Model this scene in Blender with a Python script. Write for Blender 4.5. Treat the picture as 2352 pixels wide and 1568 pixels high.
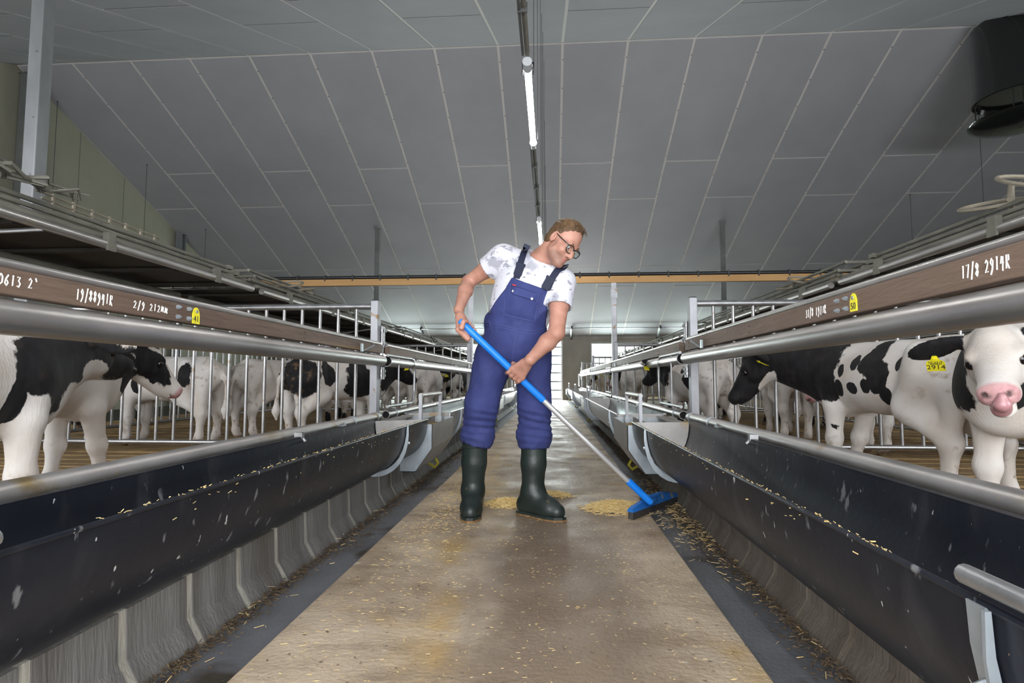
import bpy, bmesh, math, random
import numpy as np
from mathutils import Vector, Matrix, Quaternion
from mathutils.bvhtree import BVHTree

for o in list(bpy.data.objects):
    bpy.data.objects.remove(o, do_unlink=True)
SC = bpy.context.scene
COL = SC.collection
R = math.radians

# ------------------------------------------------------------------ camera
CAM_H = 0.76
F_PX = 1300.0
YAW, PITCH = 3.95, 3.92
cam_d = bpy.data.cameras.new('camera')
cam_d.sensor_width = 36.0
cam_d.lens = 36.0 * F_PX / 2352.0
cam_d.clip_start = 0.05
cam_d.clip_end = 300
cam = bpy.data.objects.new('camera', cam_d)
cam.location = (0, 0, CAM_H)
cam.rotation_euler = (R(90 + PITCH), 0, R(YAW))
COL.objects.link(cam)
SC.camera = cam

# ------------------------------------------------------------------ sky, daylight, exposure
SC.view_settings.view_transform = 'Standard'
SC.view_settings.look = 'None'
SC.view_settings.gamma = 1.0
SC.view_settings.use_curve_mapping = False
SC.view_settings.exposure = 0.90
world = bpy.data.worlds.new('overcast_sky')
SC.world = world
world.use_nodes = True
bg = world.node_tree.nodes['Background']
bg.inputs[0].default_value = (0.93, 0.97, 1.0, 1)
bg.inputs[1].default_value = 4.0
try:
    SC.cycles.max_bounces = 6
    SC.cycles.diffuse_bounces = 3
    SC.cycles.glossy_bounces = 2
    SC.cycles.adaptive_threshold = 0.02
    SC.cycles.transmission_bounces = 4
    SC.cycles.transparent_max_bounces = 8
    SC.cycles.sample_clamp_indirect = 6.0
except Exception:
    pass

def area(name, loc, rot, sx, sy, power, color=(1, 1, 1)):
    l = bpy.data.lights.new(name, 'AREA')
    l.shape = 'RECTANGLE'
    l.size, l.size_y = sx, sy
    l.energy = power
    l.color = color
    o = bpy.data.objects.new(name, l)
    o.location = loc
    o.rotation_euler = rot
    COL.objects.link(o)
    return o
# daylight through the openings of the eave wall behind the camera and of the far wall
area('door_daylight', (-0.12, -1.13, 1.35), (R(90), 0, 0), 3.0, 2.3, 38, (1.0, 0.98, 0.96))
area('near_window_daylight', (-6.0, -1.13, 1.75), (R(90), 0, 0), 6.0, 1.1, 200, (0.97, 0.99, 1.0))
area('near_window_daylight', (5.8, -1.13, 1.75), (R(90), 0, 0), 6.0, 1.1, 200, (0.97, 0.99, 1.0))
for fx in (2.53, -2.82, 5.55, -5.9):
    area('far_window_daylight', (fx, 22.32, 1.74), (R(-90), 0, 0), 2.0, 0.95, 115, (0.86, 1.0, 0.95))
area('far_door_daylight', (-0.12, 22.32, 1.25), (R(-90), 0, 0), 1.2, 2.4, 260, (0.95, 1.0, 0.98))

# ------------------------------------------------------------------ helpers
_fw = Vector((-math.sin(R(YAW)) * math.cos(R(PITCH)), math.cos(R(YAW)) * math.cos(R(PITCH)), math.sin(R(PITCH))))
_rt = Vector((math.cos(R(YAW)), math.sin(R(YAW)), 0))
_up = _rt.cross(_fw)
CAM = Vector((0, 0, CAM_H))
def ray(x, y):
    return (_fw * F_PX + _rt * (x - 1176.0) + _up * (784.0 - y)).normalized()
def at(x, y, Y):
    """world point seen at photo pixel (x, y), at distance Y down the aisle"""
    d = ray(x, y)
    return CAM + d * (Y / d.y)
def on_floor(x, y, z=0.0):
    d = ray(x, y)
    return CAM + d * ((z - CAM_H) / d.z)

def tag(o, label=None, cat=None, group=None, kind=None):
    if label: o['label'] = label
    if cat: o['category'] = cat
    if group: o['group'] = group
    if kind: o['kind'] = kind
    return o
def empty(name, loc=(0, 0, 0), rz=0.0, label=None, cat=None, group=None, kind=None):
    o = bpy.data.objects.new(name, None)
    o.empty_display_size = 0.1
    o.location = loc
    o.rotation_euler = (0, 0, rz)
    COL.objects.link(o)
    return tag(o, label, cat, group, kind)
def link(name, me, parent=None, loc=None, rot=None):
    o = bpy.data.objects.new(name, me)
    COL.objects.link(o)
    if parent is not None: o.parent = parent
    if loc is not None: o.location = loc
    if rot is not None: o.rotation_euler = rot
    return o

class MB:
    """collects boxes, tubes, prisms ... and links them as one mesh object"""
    def __init__(s): s.v = []; s.f = []; s.m = []; s.cur = 0
    def add(s, vs, fs):
        n = len(s.v)
        s.v += [tuple(v) for v in vs]
        s.f += [tuple(i + n for i in f) for f in fs]
        s.m += [s.cur] * len(fs)
        return s
    def box(s, c, d, M=None, taper=1.0):
        hx, hy, hz = d[0] / 2, d[1] / 2, d[2] / 2
        vs = []
        for z in (-1, 1):
            t = taper if z > 0 else 1.0
            for x, y in ((-1, -1), (1, -1), (1, 1), (-1, 1)):
                p = Vector((x * hx * t, y * hy * t, z * hz))
                if M is not None: p = M @ p
                vs.append(p + Vector(c))
        return s.add(vs, [(3, 2, 1, 0), (4, 5, 6, 7), (0, 1, 5, 4), (1, 2, 6, 5), (2, 3, 7, 6), (3, 0, 4, 7)])
    def bbox(s, x0, x1, y0, y1, z0, z1):
        return s.box(((x0 + x1) / 2, (y0 + y1) / 2, (z0 + z1) / 2), (abs(x1 - x0), abs(y1 - y0), abs(z1 - z0)))
    def path(s, pts, r, n=10, cap=True, closed=False, flat=None):
        """tube along a polyline; r number or list; flat=(w,t,updir) gives a ribbon section"""
        P = [Vector(p) for p in pts]
        k = len(P)
        rs = r if isinstance(r, (list, tuple)) else [r] * k
        vs = []
        prev = None
        for i in range(k):
            if closed: t = (P[(i + 1) % k] - P[i - 1])
            else: t = P[min(i + 1, k - 1)] - P[max(i - 1, 0)]
            t.normalize()
            if prev is None:
                a = Vector((0, 0, 1)) if abs(t.z) < 0.9 else Vector((1, 0, 0))
                u = t.cross(a).normalized()
            else:
                u = prev - t * prev.dot(t)
                u.normalize()
            prev = u
            w = t.cross(u)
            for j in range(n):
                a = 2 * math.pi * j / n
                vs.append(P[i] + u * (rs[i] * math.cos(a)) + w * (rs[i] * math.sin(a)))
        fs = []
        segs = k if closed else k - 1
        for i in range(segs):
            for j in range(n):
                a0 = i * n + j; a1 = i * n + (j + 1) % n
                b0 = ((i + 1) % k) * n + j; b1 = ((i + 1) % k) * n + (j + 1) % n
                fs.append((a0, a1, b1, b0))
        if cap and not closed:
            fs.append(tuple(range(n - 1, -1, -1)))
            fs.append(tuple((k - 1) * n + j for j in range(n)))
        return s.add(vs, fs)
    def tube(s, a, b, r, n=12, cap=True): return s.path([a, b], r, n, cap)
    def hollow(s, a, b, r, t=0.004, n=20):
        """open pipe with a wall, axis along Y"""
        a = Vector(a); b = Vector(b)
        vs = []; fs = []
        for rr in (r, r - t):
            for p in (a, b):
                for j in range(n):
                    q = 2 * math.pi * j / n
                    vs.append(p + Vector((rr * math.cos(q), 0, rr * math.sin(q))))
        for j in range(n):
            k = (j + 1) % n
            fs.append((j, n + j, n + k, k))
            fs.append((2 * n + j, 2 * n + k, 3 * n + k, 3 * n + j))
            fs.append((j, k, 2 * n + k, 2 * n + j))
            fs.append((n + j, 3 * n + j, 3 * n + k, n + k))
        return s.add(vs, fs)
    def prism(s, prof, y0, y1):
        """profile in (x, z), swept along Y"""
        n = len(prof)
        vs = [(x, y0, z) for x, z in prof] + [(x, y1, z) for x, z in prof]
        fs = [(i, (i + 1) % n, n + (i + 1) % n, n + i) for i in range(n)]
        fs += [tuple(range(n - 1, -1, -1)), tuple(range(n, 2 * n))]
        return s.add(vs, fs)
    def ribbon(s, pts, width, thick, nor):
        """flat strap along pts; nor(i) gives the outward normal, width across"""
        P = [Vector(p) for p in pts]; k = len(P); vs = []
        for i in range(k):
            t = (P[min(i + 1, k - 1)] - P[max(i - 1, 0)]).normalized()
            nn = Vector(nor[i] if isinstance(nor, list) else nor)
            nn = (nn - t * nn.dot(t)).normalized()
            w = t.cross(nn)
            h = width[i] / 2 if isinstance(width, list) else width / 2
            vs += [P[i] - w * h, P[i] + w * h, P[i] + w * h + nn * thick, P[i] - w * h + nn * thick]
        fs = []
        for i in range(k - 1):
            for j in range(4):
                a = i * 4 + j; b = i * 4 + (j + 1) % 4
                fs.append((a, b, b + 4, a + 4))
        fs += [(3, 2, 1, 0), tuple((k - 1) * 4 + j for j in range(4))]
        return s.add(vs, fs)
    def sphere(s, c, r, n=12, m=8, sc=(1, 1, 1), M=None):
        vs = []; fs = []
        for i in range(m + 1):
            th = math.pi * i / m
            for j in range(n):
                ph = 2 * math.pi * j / n
                p = Vector((r * sc[0] * math.sin(th) * math.cos(ph), r * sc[1] * math.sin(th) * math.sin(ph), r * sc[2] * math.cos(th)))
                if M is not None: p = M @ p
                vs.append(p + Vector(c))
        for i in range(m):
            for j in range(n):
                k = (j + 1) % n
                fs.append((i * n + j, (i + 1) * n + j, (i + 1) * n + k, i * n + k))
        return s.add(vs, fs)
    def mesh(s, name, mat, smooth=False, bevel=0.0):
        me = bpy.data.meshes.new(name)
        me.from_pydata(s.v, [], s.f)
        mats = mat if isinstance(mat, (list, tuple)) else [mat]
        for mm in mats: me.materials.append(mm)
        if len(mats) > 1: me.polygons.foreach_set('material_index', s.m)
        bm = bmesh.new(); bm.from_mesh(me)
        bmesh.ops.remove_doubles(bm, verts=bm.verts, dist=1e-6)
        bmesh.ops.recalc_face_normals(bm, faces=bm.faces)
        bm.to_mesh(me); bm.free()
        if smooth:
            me.polygons.foreach_set('use_smooth', [True] * len(me.polygons))
            try: me.set_sharp_from_angle(angle=R(42))
            except Exception: pass
        me.update()
        return me
    def build(s, name, mat, parent=None, smooth=False, bevel=0.0, loc=None):
        o = link(name, s.mesh(name, mat, smooth), parent, loc)
        if bevel:
            b = o.modifiers.new('bevel', 'BEVEL'); b.width = bevel; b.segments = 2; b.limit_method = 'ANGLE'; b.angle_limit = R(40)
        return o
def copy_tree(o, parent=None):
    c = o.copy(); COL.objects.link(c)
    if parent is not None: c.parent = parent
    for ch in list(o.children):
        copy_tree(ch, c)
    return c

# ------------------------------------------------------------------ materials
def _n(nt, t, **kw):
    n = nt.nodes.new(t)
    for k, v in kw.items(): setattr(n, k, v)
    return n
MATS = {}
def mat(name, col, rough=0.6, metal=0.0, col2=None, scale=6.0, detail=5.0, contrast=(0.35, 0.65), bump=0.0, bscale=None,
        rough2=None, stretch=(1, 1, 1), spots=None, coat=0.0, emit=None, spec=None, coords='Object', ani=0.0):
    """principled with noise between two colours, fine bump, an optional layer of spots (colour, scale, threshold)"""
    m = bpy.data.materials.new(name); m.use_nodes = True
    nt = m.node_tree; b = nt.nodes['Principled BSDF']
    b.inputs['Base Color'].default_value = (*col, 1)
    b.inputs['Roughness'].default_value = rough
    b.inputs['Metallic'].default_value = metal
    if coat: b.inputs['Coat Weight'].default_value = coat
    if spec is not None: b.inputs['Specular IOR Level'].default_value = spec
    if ani: b.inputs['Anisotropic'].default_value = ani
    if emit:
        b.inputs['Emission Color'].default_value = (*emit[0], 1); b.inputs['Emission Strength'].default_value = emit[1]
    tc = _n(nt, 'ShaderNodeTexCoord'); mp = _n(nt, 'ShaderNodeMapping')
    mp.inputs['Scale'].default_value = stretch
    if coords == 'World':
        g = _n(nt, 'ShaderNodeNewGeometry'); nt.links.new(g.outputs['Position'], mp.inputs[0])
    else:
        nt.links.new(tc.outputs[coords], mp.inputs[0])
    out = None
    if col2 is not None:
        no = _n(nt, 'ShaderNodeTexNoise'); no.inputs['Scale'].default_value = scale; no.inputs['Detail'].default_value = detail
        no.inputs['Roughness'].default_value = 0.6
        nt.links.new(mp.outputs[0], no.inputs[0])
        rp = _n(nt, 'ShaderNodeValToRGB')
        rp.color_ramp.elements[0].position = contrast[0]; rp.color_ramp.elements[0].color = (*col, 1)
        rp.color_ramp.elements[1].position = contrast[1]; rp.color_ramp.elements[1].color = (*col2, 1)
        nt.links.new(no.outputs[0], rp.inputs[0]); out = rp.outputs[0]
        if rough2 is not None:
            mr = _n(nt, 'ShaderNodeMapRange'); mr.inputs[1].default_value = contrast[0]; mr.inputs[2].default_value = contrast[1]
            mr.inputs[3].default_value = rough; mr.inputs[4].default_value = rough2
            nt.links.new(no.outputs[0], mr.inputs[0]); nt.links.new(mr.outputs[0], b.inputs['Roughness'])
    for sp in (spots or []):
        scol, ssc, th, soft = sp[:4]
        st = sp[4] if len(sp) > 4 else (1, 1, 1)
        m2 = _n(nt, 'ShaderNodeMapping'); m2.inputs['Scale'].default_value = st; m2.inputs['Location'].default_value = (ssc * .37, 1.7, ssc * .11)
        nt.links.new(mp.outputs[0], m2.inputs[0])
        n2 = _n(nt, 'ShaderNodeTexNoise'); n2.inputs['Scale'].default_value = ssc; n2.inputs['Detail'].default_value = 4
        nt.links.new(m2.outputs[0], n2.inputs[0])
        mr = _n(nt, 'ShaderNodeMapRange'); mr.inputs[1].default_value = th; mr.inputs[2].default_value = th + soft
        nt.links.new(n2.outputs[0], mr.inputs[0])
        mx = _n(nt, 'ShaderNodeMixRGB'); mx.inputs[2].default_value = (*scol, 1)
        nt.links.new(mr.outputs[0], mx.inputs[0])
        if out is None: mx.inputs[1].default_value = (*col, 1)
        else: nt.links.new(out, mx.inputs[1])
        out = mx.outputs[0]
    if out is not None: nt.links.new(out, b.inputs['Base Color'])
    if bump:
        n3 = _n(nt, 'ShaderNodeTexNoise'); n3.inputs['Scale'].default_value = bscale or scale * 6; n3.inputs['Detail'].default_value = 6
        nt.links.new(mp.outputs[0], n3.inputs[0])
        bp = _n(nt, 'ShaderNodeBump'); bp.inputs['Strength'].default_value = min(1.0, bump); bp.inputs['Distance'].default_value = 0.01
        nt.links.new(n3.outputs[0], bp.inputs['Height']); nt.links.new(bp.outputs[0], b.inputs['Normal'])
    MATS[name] = m
    return m

M_path = mat('path_concrete', (0.25, 0.185, 0.125), 0.74, 0, (0.58, 0.475, 0.355), 2.2, 12, (0.32, 0.66), 0.5, 55, rough2=0.42,
             spots=[((0.46, 0.30, 0.10), 2.6, 0.55, 0.2, (1, .6, 1)), ((0.52, 0.44, 0.34), 5.0, 0.55, 0.25, (.5, 1.6, 1)), ((0.16, 0.12, 0.085), 3.4, 0.60, 0.2, (.6, 1.4, 1)), ((0.62, 0.55, 0.46), 26.0, 0.66, 0.12, (.6, 1.5, 1)), ((0.13, 0.095, 0.065), 38.0, 0.66, 0.06), ((0.6, 0.48, 0.26), 150.0, 0.73, 0.012, (1, .35, 1))], coords='World', spec=0.22)
def dirt_lane(m, x0, half, soft, col, amount):
    """trodden dirt down the middle of the path, ragged at its edges"""
    nt = m.node_tree; b = nt.nodes['Principled BSDF']; L = nt.links.new
    src = b.inputs['Base Color'].links[0].from_socket
    g = _n(nt, 'ShaderNodeNewGeometry'); sx = _n(nt, 'ShaderNodeSeparateXYZ'); L(g.outputs['Position'], sx.inputs[0])
    mp = _n(nt, 'ShaderNodeMapping'); mp.inputs['Scale'].default_value = (1, .45, 1); L(g.outputs['Position'], mp.inputs[0])
    no = _n(nt, 'ShaderNodeTexNoise'); no.inputs['Scale'].default_value = 3.2; no.inputs['Detail'].default_value = 9; no.inputs['Roughness'].default_value = .65; L(mp.outputs[0], no.inputs[0])
    def M(op, a, bb):
        n = _n(nt, 'ShaderNodeMath'); n.operation = op
        for i, v in enumerate((a, bb)):
            if v is None: continue
            if isinstance(v, (int, float)): n.inputs[i].default_value = v
            else: L(v, n.inputs[i])
        return n.outputs[0]
    d = M('ABSOLUTE', M('SUBTRACT', sx.outputs[0], x0), None)
    d = M('ADD', d, M('MULTIPLY', M('SUBTRACT', no.outputs[0], .5), .9))
    mr = _n(nt, 'ShaderNodeMapRange'); mr.inputs[1].default_value = half + soft; mr.inputs[2].default_value = half - soft; mr.inputs[3].default_value = 0; mr.inputs[4].default_value = amount
    L(d, mr.inputs[0])
    mx = _n(nt, 'ShaderNodeMixRGB'); mx.inputs[2].default_value = (*col, 1); L(mr.outputs[0], mx.inputs[0]); L(src, mx.inputs[1]); L(mx.outputs[0], b.inputs['Base Color'])
dirt_lane(M_path, 0.02, 0.30, 0.16, (0.165, 0.12, 0.085), 0.78)
M_gutter = mat('gutter_concrete', (0.095, 0.098, 0.108), 0.5, 0, (0.165, 0.17, 0.19), 3, 7, (0.3, 0.7), 0.3, 70, coords='World',
               spots=[((0.045, 0.037, 0.028), 4.0, 0.58, 0.1), ((0.35, 0.28, 0.18), 130.0, 0.75, 0.01)])
M_kerb = mat('kerb_concrete', (0.115, 0.105, 0.095), 0.75, 0, (0.235, 0.228, 0.22), 9, 7, (0.3, 0.72), 0.5, 90, stretch=(1, 1, 0.12), coords='World',
             spots=[((0.075, 0.055, 0.035), 3.0, 0.56, 0.2)])
M_joint = mat('kerb_joint', (0.50, 0.48, 0.42), 0.8, 0, (0.31, 0.29, 0.245), 22, 6, (0.35, 0.65), 0.4, 90, stretch=(1, 1, 0.2), coords='World')
M_kerb_dirty = mat('dirty_kerb_concrete', (0.085, 0.066, 0.048), 0.8, 0, (0.17, 0.145, 0.12), 9, 7, (0.3, 0.72), 0.5, 90, stretch=(1, 1, 0.2), coords='World')
M_joint_dirty = mat('dirty_kerb_joint', (0.20, 0.175, 0.14), 0.8, 0, (0.13, 0.105, 0.075), 16, 6, (0.35, 0.65), 0.4, 90, stretch=(1, 1, 0.2), coords='World')
M_panel = mat('ceiling_panel', (0.33, 0.33, 0.352), 0.75, 0, (0.36, 0.36, 0.38), 0.7, 3, (0.35, 0.65), 0.05, 220, coords='World')
M_seam = mat('ceiling_seam', (0.62, 0.60, 0.575), 0.7)
M_screw = mat('screw', (0.12, 0.11, 0.11), 0.5, 0.5)
M_gable = mat('gable_wall', (0.24, 0.235, 0.18), 0.85, 0, (0.29, 0.28, 0.22), 0.9, 6, (0.3, 0.7), 0.1, 40, coords='World')
M_wall = mat('concrete_wall', (0.20, 0.185, 0.17), 0.85, 0, (0.32, 0.30, 0.275), 1.2, 7, (0.3, 0.7), 0.2, 40, coords='World', stretch=(1, 1, .5))
M_galv = mat('galvanised_steel', (0.38, 0.385, 0.40), 0.36, 0.9, (0.52, 0.53, 0.55), 14, 5, (0.35, 0.65), 0.04, 80, rough2=0.45)
M_pipe = mat('worn_pipe', (0.42, 0.405, 0.395), 0.32, 0.85, (0.54, 0.525, 0.515), 5, 6, (0.3, 0.7), 0.05, 60, rough2=0.42, coords='World', stretch=(1, .5, 1),
             spots=[((0.48, 0.45, 0.38), 9.0, 0.66, 0.04)])
M_lowpipe = mat('dirty_pipe', (0.40, 0.385, 0.375), 0.35, 0.8, (0.52, 0.50, 0.49), 5, 6, (0.3, 0.7), 0.05, 60, rough2=0.5, coords='World',
                spots=[((0.33, 0.25, 0.13), 5.0, 0.60, 0.12), ((0.60, 0.42, 0.16), 46.0, 0.70, 0.03)])
M_barpipe = mat('bar_pipe', (0.34, 0.335, 0.335), 0.4, 0.85, (0.46, 0.455, 0.46), 9, 6, (0.3, 0.7), 0.05, 60, coords='World',
                spots=[((0.25, 0.17, 0.09), 7.0, 0.63, 0.08)])
M_postsq = mat('square_post', (0.38, 0.385, 0.42), 0.5, 0.55, (0.49, 0.495, 0.53), 6, 6, (0.3, 0.7), 0.05, 60, coords='World',
               spots=[((0.30, 0.20, 0.11), 9.0, 0.66, 0.04)])
M_trough = mat('trough_steel_dark_reflection', (0.008, 0.010, 0.016), 0.33, 0.15, (0.018, 0.020, 0.028), 3, 6, (0.3, 0.7), 0.06, 40, rough2=0.42, coords='World',
               spots=[((0.045, 0.046, 0.052), 7.0, 0.58, 0.2, (1, 1, .35)), ((0.16, 0.165, 0.175), 26.0, 0.66, 0.06, (1, 1, .4)), ((0.50, 0.52, 0.52), 48.0, 0.70, 0.02, (1, 1, .45)), ((0.5, 0.36, 0.15), 75.0, 0.755, 0.01)], spec=0.25)  # same steel as the far troughs; dark reflections put into its colour
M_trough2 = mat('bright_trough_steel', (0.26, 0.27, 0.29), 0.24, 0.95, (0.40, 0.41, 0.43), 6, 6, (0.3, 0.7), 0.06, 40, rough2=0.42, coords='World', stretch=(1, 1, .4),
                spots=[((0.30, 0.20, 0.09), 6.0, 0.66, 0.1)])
M_strap = mat('zinc_strap', (0.33, 0.37, 0.41), 0.38, 0.6, (0.45, 0.50, 0.54), 12, 5, (0.3, 0.7), 0.03, 60)
M_box = mat('box_steel', (0.33, 0.315, 0.305), 0.42, 0.6, (0.46, 0.45, 0.44), 5, 6, (0.3, 0.7), 0.05, 60, coords='World',
            spots=[((0.36, 0.25, 0.11), 4.0, 0.62, 0.12)])
M_dark = mat('pipe_bore_shade', (0.006, 0.006, 0.008), 0.8)  # near-black filler rods: shade of the open pipe ends, done as colour
M_board = mat('hardwood_board', (0.105, 0.066, 0.047), 0.65, 0, (0.21, 0.145, 0.108), 3.5, 8, (0.3, 0.72), 0.7, 40, stretch=(1, .22, 1.6), coords='World',
              spots=[((0.26, 0.20, 0.16), 5.0, 0.60, 0.2, (1, .4, 2)), ((0.30, 0.19, 0.075), 2.0, 0.64, 0.1, (1, .5, 4))])
M_beam = mat('larch_beam', (0.40, 0.215, 0.075), 0.6, 0, (0.50, 0.29, 0.11), 3.0, 7, (0.3, 0.7), 0.2, 40, stretch=(.3, 1, 2), coords='World')
M_chalk = mat('chalk', (0.80, 0.80, 0.78), 0.9)
M_yellow = mat('yellow_plastic', (0.90, 0.80, 0.02), 0.4, 0, (0.95, 0.86, 0.04), 20, 3, (0.3, 0.7))
M_ink = mat('black_ink', (0.03, 0.03, 0.025), 0.6)
M_black = mat('black_plastic', (0.012, 0.012, 0.014), 0.35)
M_fan = mat('fan_black', (0.010, 0.011, 0.011), 0.16, 0, coat=0.6)
M_slat = mat('wet_hardwood_slat', (0.18, 0.108, 0.04), 0.5, 0, (0.38, 0.24, 0.09), 5, 7, (0.3, 0.7), 0.6, 50, coords='World')
M_pit = mat('slurry_pit', (0.012, 0.008, 0.004), 0.5)
M_rackwood = mat('dark_rack_wood', (0.060, 0.032, 0.016), 0.8, 0, (0.10, 0.055, 0.028), 3, 6, (0.3, 0.7), 0.3, 40, stretch=(1, .2, 1), coords='World')
M_deck = mat('dark_rack_deck', (0.022, 0.019, 0.016), 0.7, 0.1, (0.045, 0.04, 0.034), 4, 6, (0.3, 0.7), 0.2, 40, coords='World')
M_dusty = mat('dusty_pipe', (0.12, 0.117, 0.097), 0.7, 0.3, (0.20, 0.193, 0.16), 6, 6, (0.3, 0.7), 0.2, 50, coords='World')
M_dustwood = mat('dusty_offcut', (0.17, 0.15, 0.115), 0.85, 0, (0.24, 0.21, 0.16), 9, 6, (0.3, 0.7), 0.3, 60)
M_column = mat('galvanised_column', (0.20, 0.21, 0.22), 0.55, 0.4, (0.31, 0.32, 0.335), 3.0, 7, (0.3, 0.7), 0.1, 50, coords='World', stretch=(1, 1, .4))
M_lamp = mat('lamp_tube', (1, 1, 1), 0.4, emit=((1.0, 0.985, 0.95), 42.0))
M_lampend = mat('lamp_end_clear', (0.55, 0.57, 0.60), 0.12, 0.3, coat=0.3)
M_conduit = mat('dusty_conduit', (0.10, 0.095, 0.08), 0.7, 0, (0.16, 0.15, 0.125), 8, 5, (0.3, 0.7), coords='World')
M_wire = mat('wire', (0.06, 0.06, 0.06), 0.6)
M_frame = mat('white_frame', (0.62, 0.64, 0.66), 0.5)
M_cap = mat('post_cap', (0.02, 0.02, 0.022), 0.5)
M_straw = mat('straw', (0.66, 0.45, 0.15), 0.75, 0, (0.90, 0.72, 0.38), 30, 3, (0.3, 0.7))
M_litter = mat('wet_litter', (0.055, 0.035, 0.02), 0.8, 0, (0.16, 0.11, 0.06), 24, 4, (0.3, 0.7))
M_feed = mat('trampled_feed', (0.30, 0.19, 0.06), 0.8, 0, (0.42, 0.29, 0.10), 30, 4, (0.3, 0.7), 0.6, 150)
M_mud = mat('dried_mud', (0.16, 0.085, 0.035), 0.9, 0, (0.30, 0.17, 0.07), 40, 5, (0.3, 0.7), 0.5, 160)
M_hose = mat('yellow_hose', (0.55, 0.47, 0.05), 0.5)
def glass_mat():
    m = bpy.data.materials.new('window_glass'); m.use_nodes = True
    nt = m.node_tree; nt.nodes.clear()
    o = _n(nt, 'ShaderNodeOutputMaterial'); mx = _n(nt, 'ShaderNodeMixShader'); t = _n(nt, 'ShaderNodeBsdfTransparent'); g = _n(nt, 'ShaderNodeBsdfGlossy')
    g.inputs['Roughness'].default_value = 0.05
    t.inputs[0].default_value = (0.95, 0.97, 0.97, 1)
    mx.inputs[0].default_value = 0.06
    nt.links.new(t.outputs[0], mx.inputs[1]); nt.links.new(g.outputs[0], mx.inputs[2]); nt.links.new(mx.outputs[0], o.inputs[0])
    return m
M_glass = glass_mat()
# ================================================================== the building
RIDGE_Y, RIDGE_Z, PITCHT = 10.55, 7.27, 0.4166
FAR_Y, NEAR_Y = 22.0, -0.85
GX0, GX1 = -11.0, 13.2
def roof_z(y): return RIDGE_Z - PITCHT * abs(y - RIDGE_Y)
EAVE = roof_z(FAR_Y)
PATH_L, PATH_R = -0.822, 0.588
KERB_L, KERB_R = -1.03, 0.775
DIV_Y = [4.43, 9.65, 14.87, 20.09]

# floor: gutter slab carries the path slabs
fl = MB(); fl.bbox(GX0, GX1, NEAR_Y, FAR_Y, -0.30, -0.022)
floor = fl.build('floor', M_gutter); tag(floor, kind='structure')
joints = [NEAR_Y, 3.86, 9.05, 14.3, 19.4, FAR_Y]
for i in range(5):
    s = MB()
    l, r = (PATH_L, PATH_R) if i else (PATH_L - 0.0, PATH_R - 0.03)
    if i: l += 0.02
    s.bbox(l, r, joints[i] + 0.006, joints[i + 1] - 0.006, -0.022, 0.0)
    s.build('path_slab', M_path, floor, bevel=0.004)
# kerbs: cast blocks with pale joints between them, both sides
def kerb(side):
    x = KERB_L if side < 0 else KERB_R
    k = empty('wall_kerb_left' if side < 0 else 'wall_kerb_right', (0, 0, 0), kind='structure')
    def prof(off=0.0):
        o = side * off
        return [(x + o, -0.022), (x + side * 0.045 + o, 0.055), (x + side * 0.05 + o, 0.18), (x + side * 0.30, 0.18), (x + side * 0.30, -0.022)]
    y = 0.35; pitch = 0.266
    yb = y + pitch * 26
    m0 = MB(); m0.prism(prof(), NEAR_Y, y); m0.prism(prof(), yb, FAR_Y); m0.build('kerb_run', M_kerb if side < 0 else M_kerb_dirty, k)
    blk = MB(); blk.prism(prof(), 0.0, pitch - 0.030); bme = blk.mesh('kerb_block', M_kerb if side < 0 else M_kerb_dirty)
    jm = MB(); jm.prism(prof(0.004), 0.0, 0.030); jme = jm.mesh('kerb_joint', M_joint if side < 0 else M_joint_dirty)
    for i in range(26):
        link('kerb_block', bme, k, (0, y + i * pitch, 0))
        link('kerb_joint', jme, k, (0, y + (i + 1) * pitch - 0.030, 0))
kerb(-1); kerb(1)
# pen floors: hardwood slats over a pit
PEN_Z = 0.16
def pen_floor(side):
    xa = (KERB_L - 0.34) if side < 0 else (KERB_R + 0.34)
    xb = GX0 + 0.3 if side < 0 else GX1 - 0.3
    b = MB(); b.bbox(xa, xb, NEAR_Y + .05, FAR_Y - .05, -0.02, 0.04)
    f = b.build('floor_pen_left' if side < 0 else 'floor_pen_right', M_pit); tag(f, kind='structure')
    s = MB(); y = 0.4; rnd = random.Random(5)
    xe = side * 6.5
    while y < FAR_Y - 0.2:
        s.bbox(xa - side * .05, xe, y, y + 0.085, 0.05, PEN_Z + rnd.uniform(-.004, .004)); y += 0.113
    o = s.build('slats', M_slat, f); tag(o, kind='stuff')
pen_floor(-1); pen_floor(1)

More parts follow.
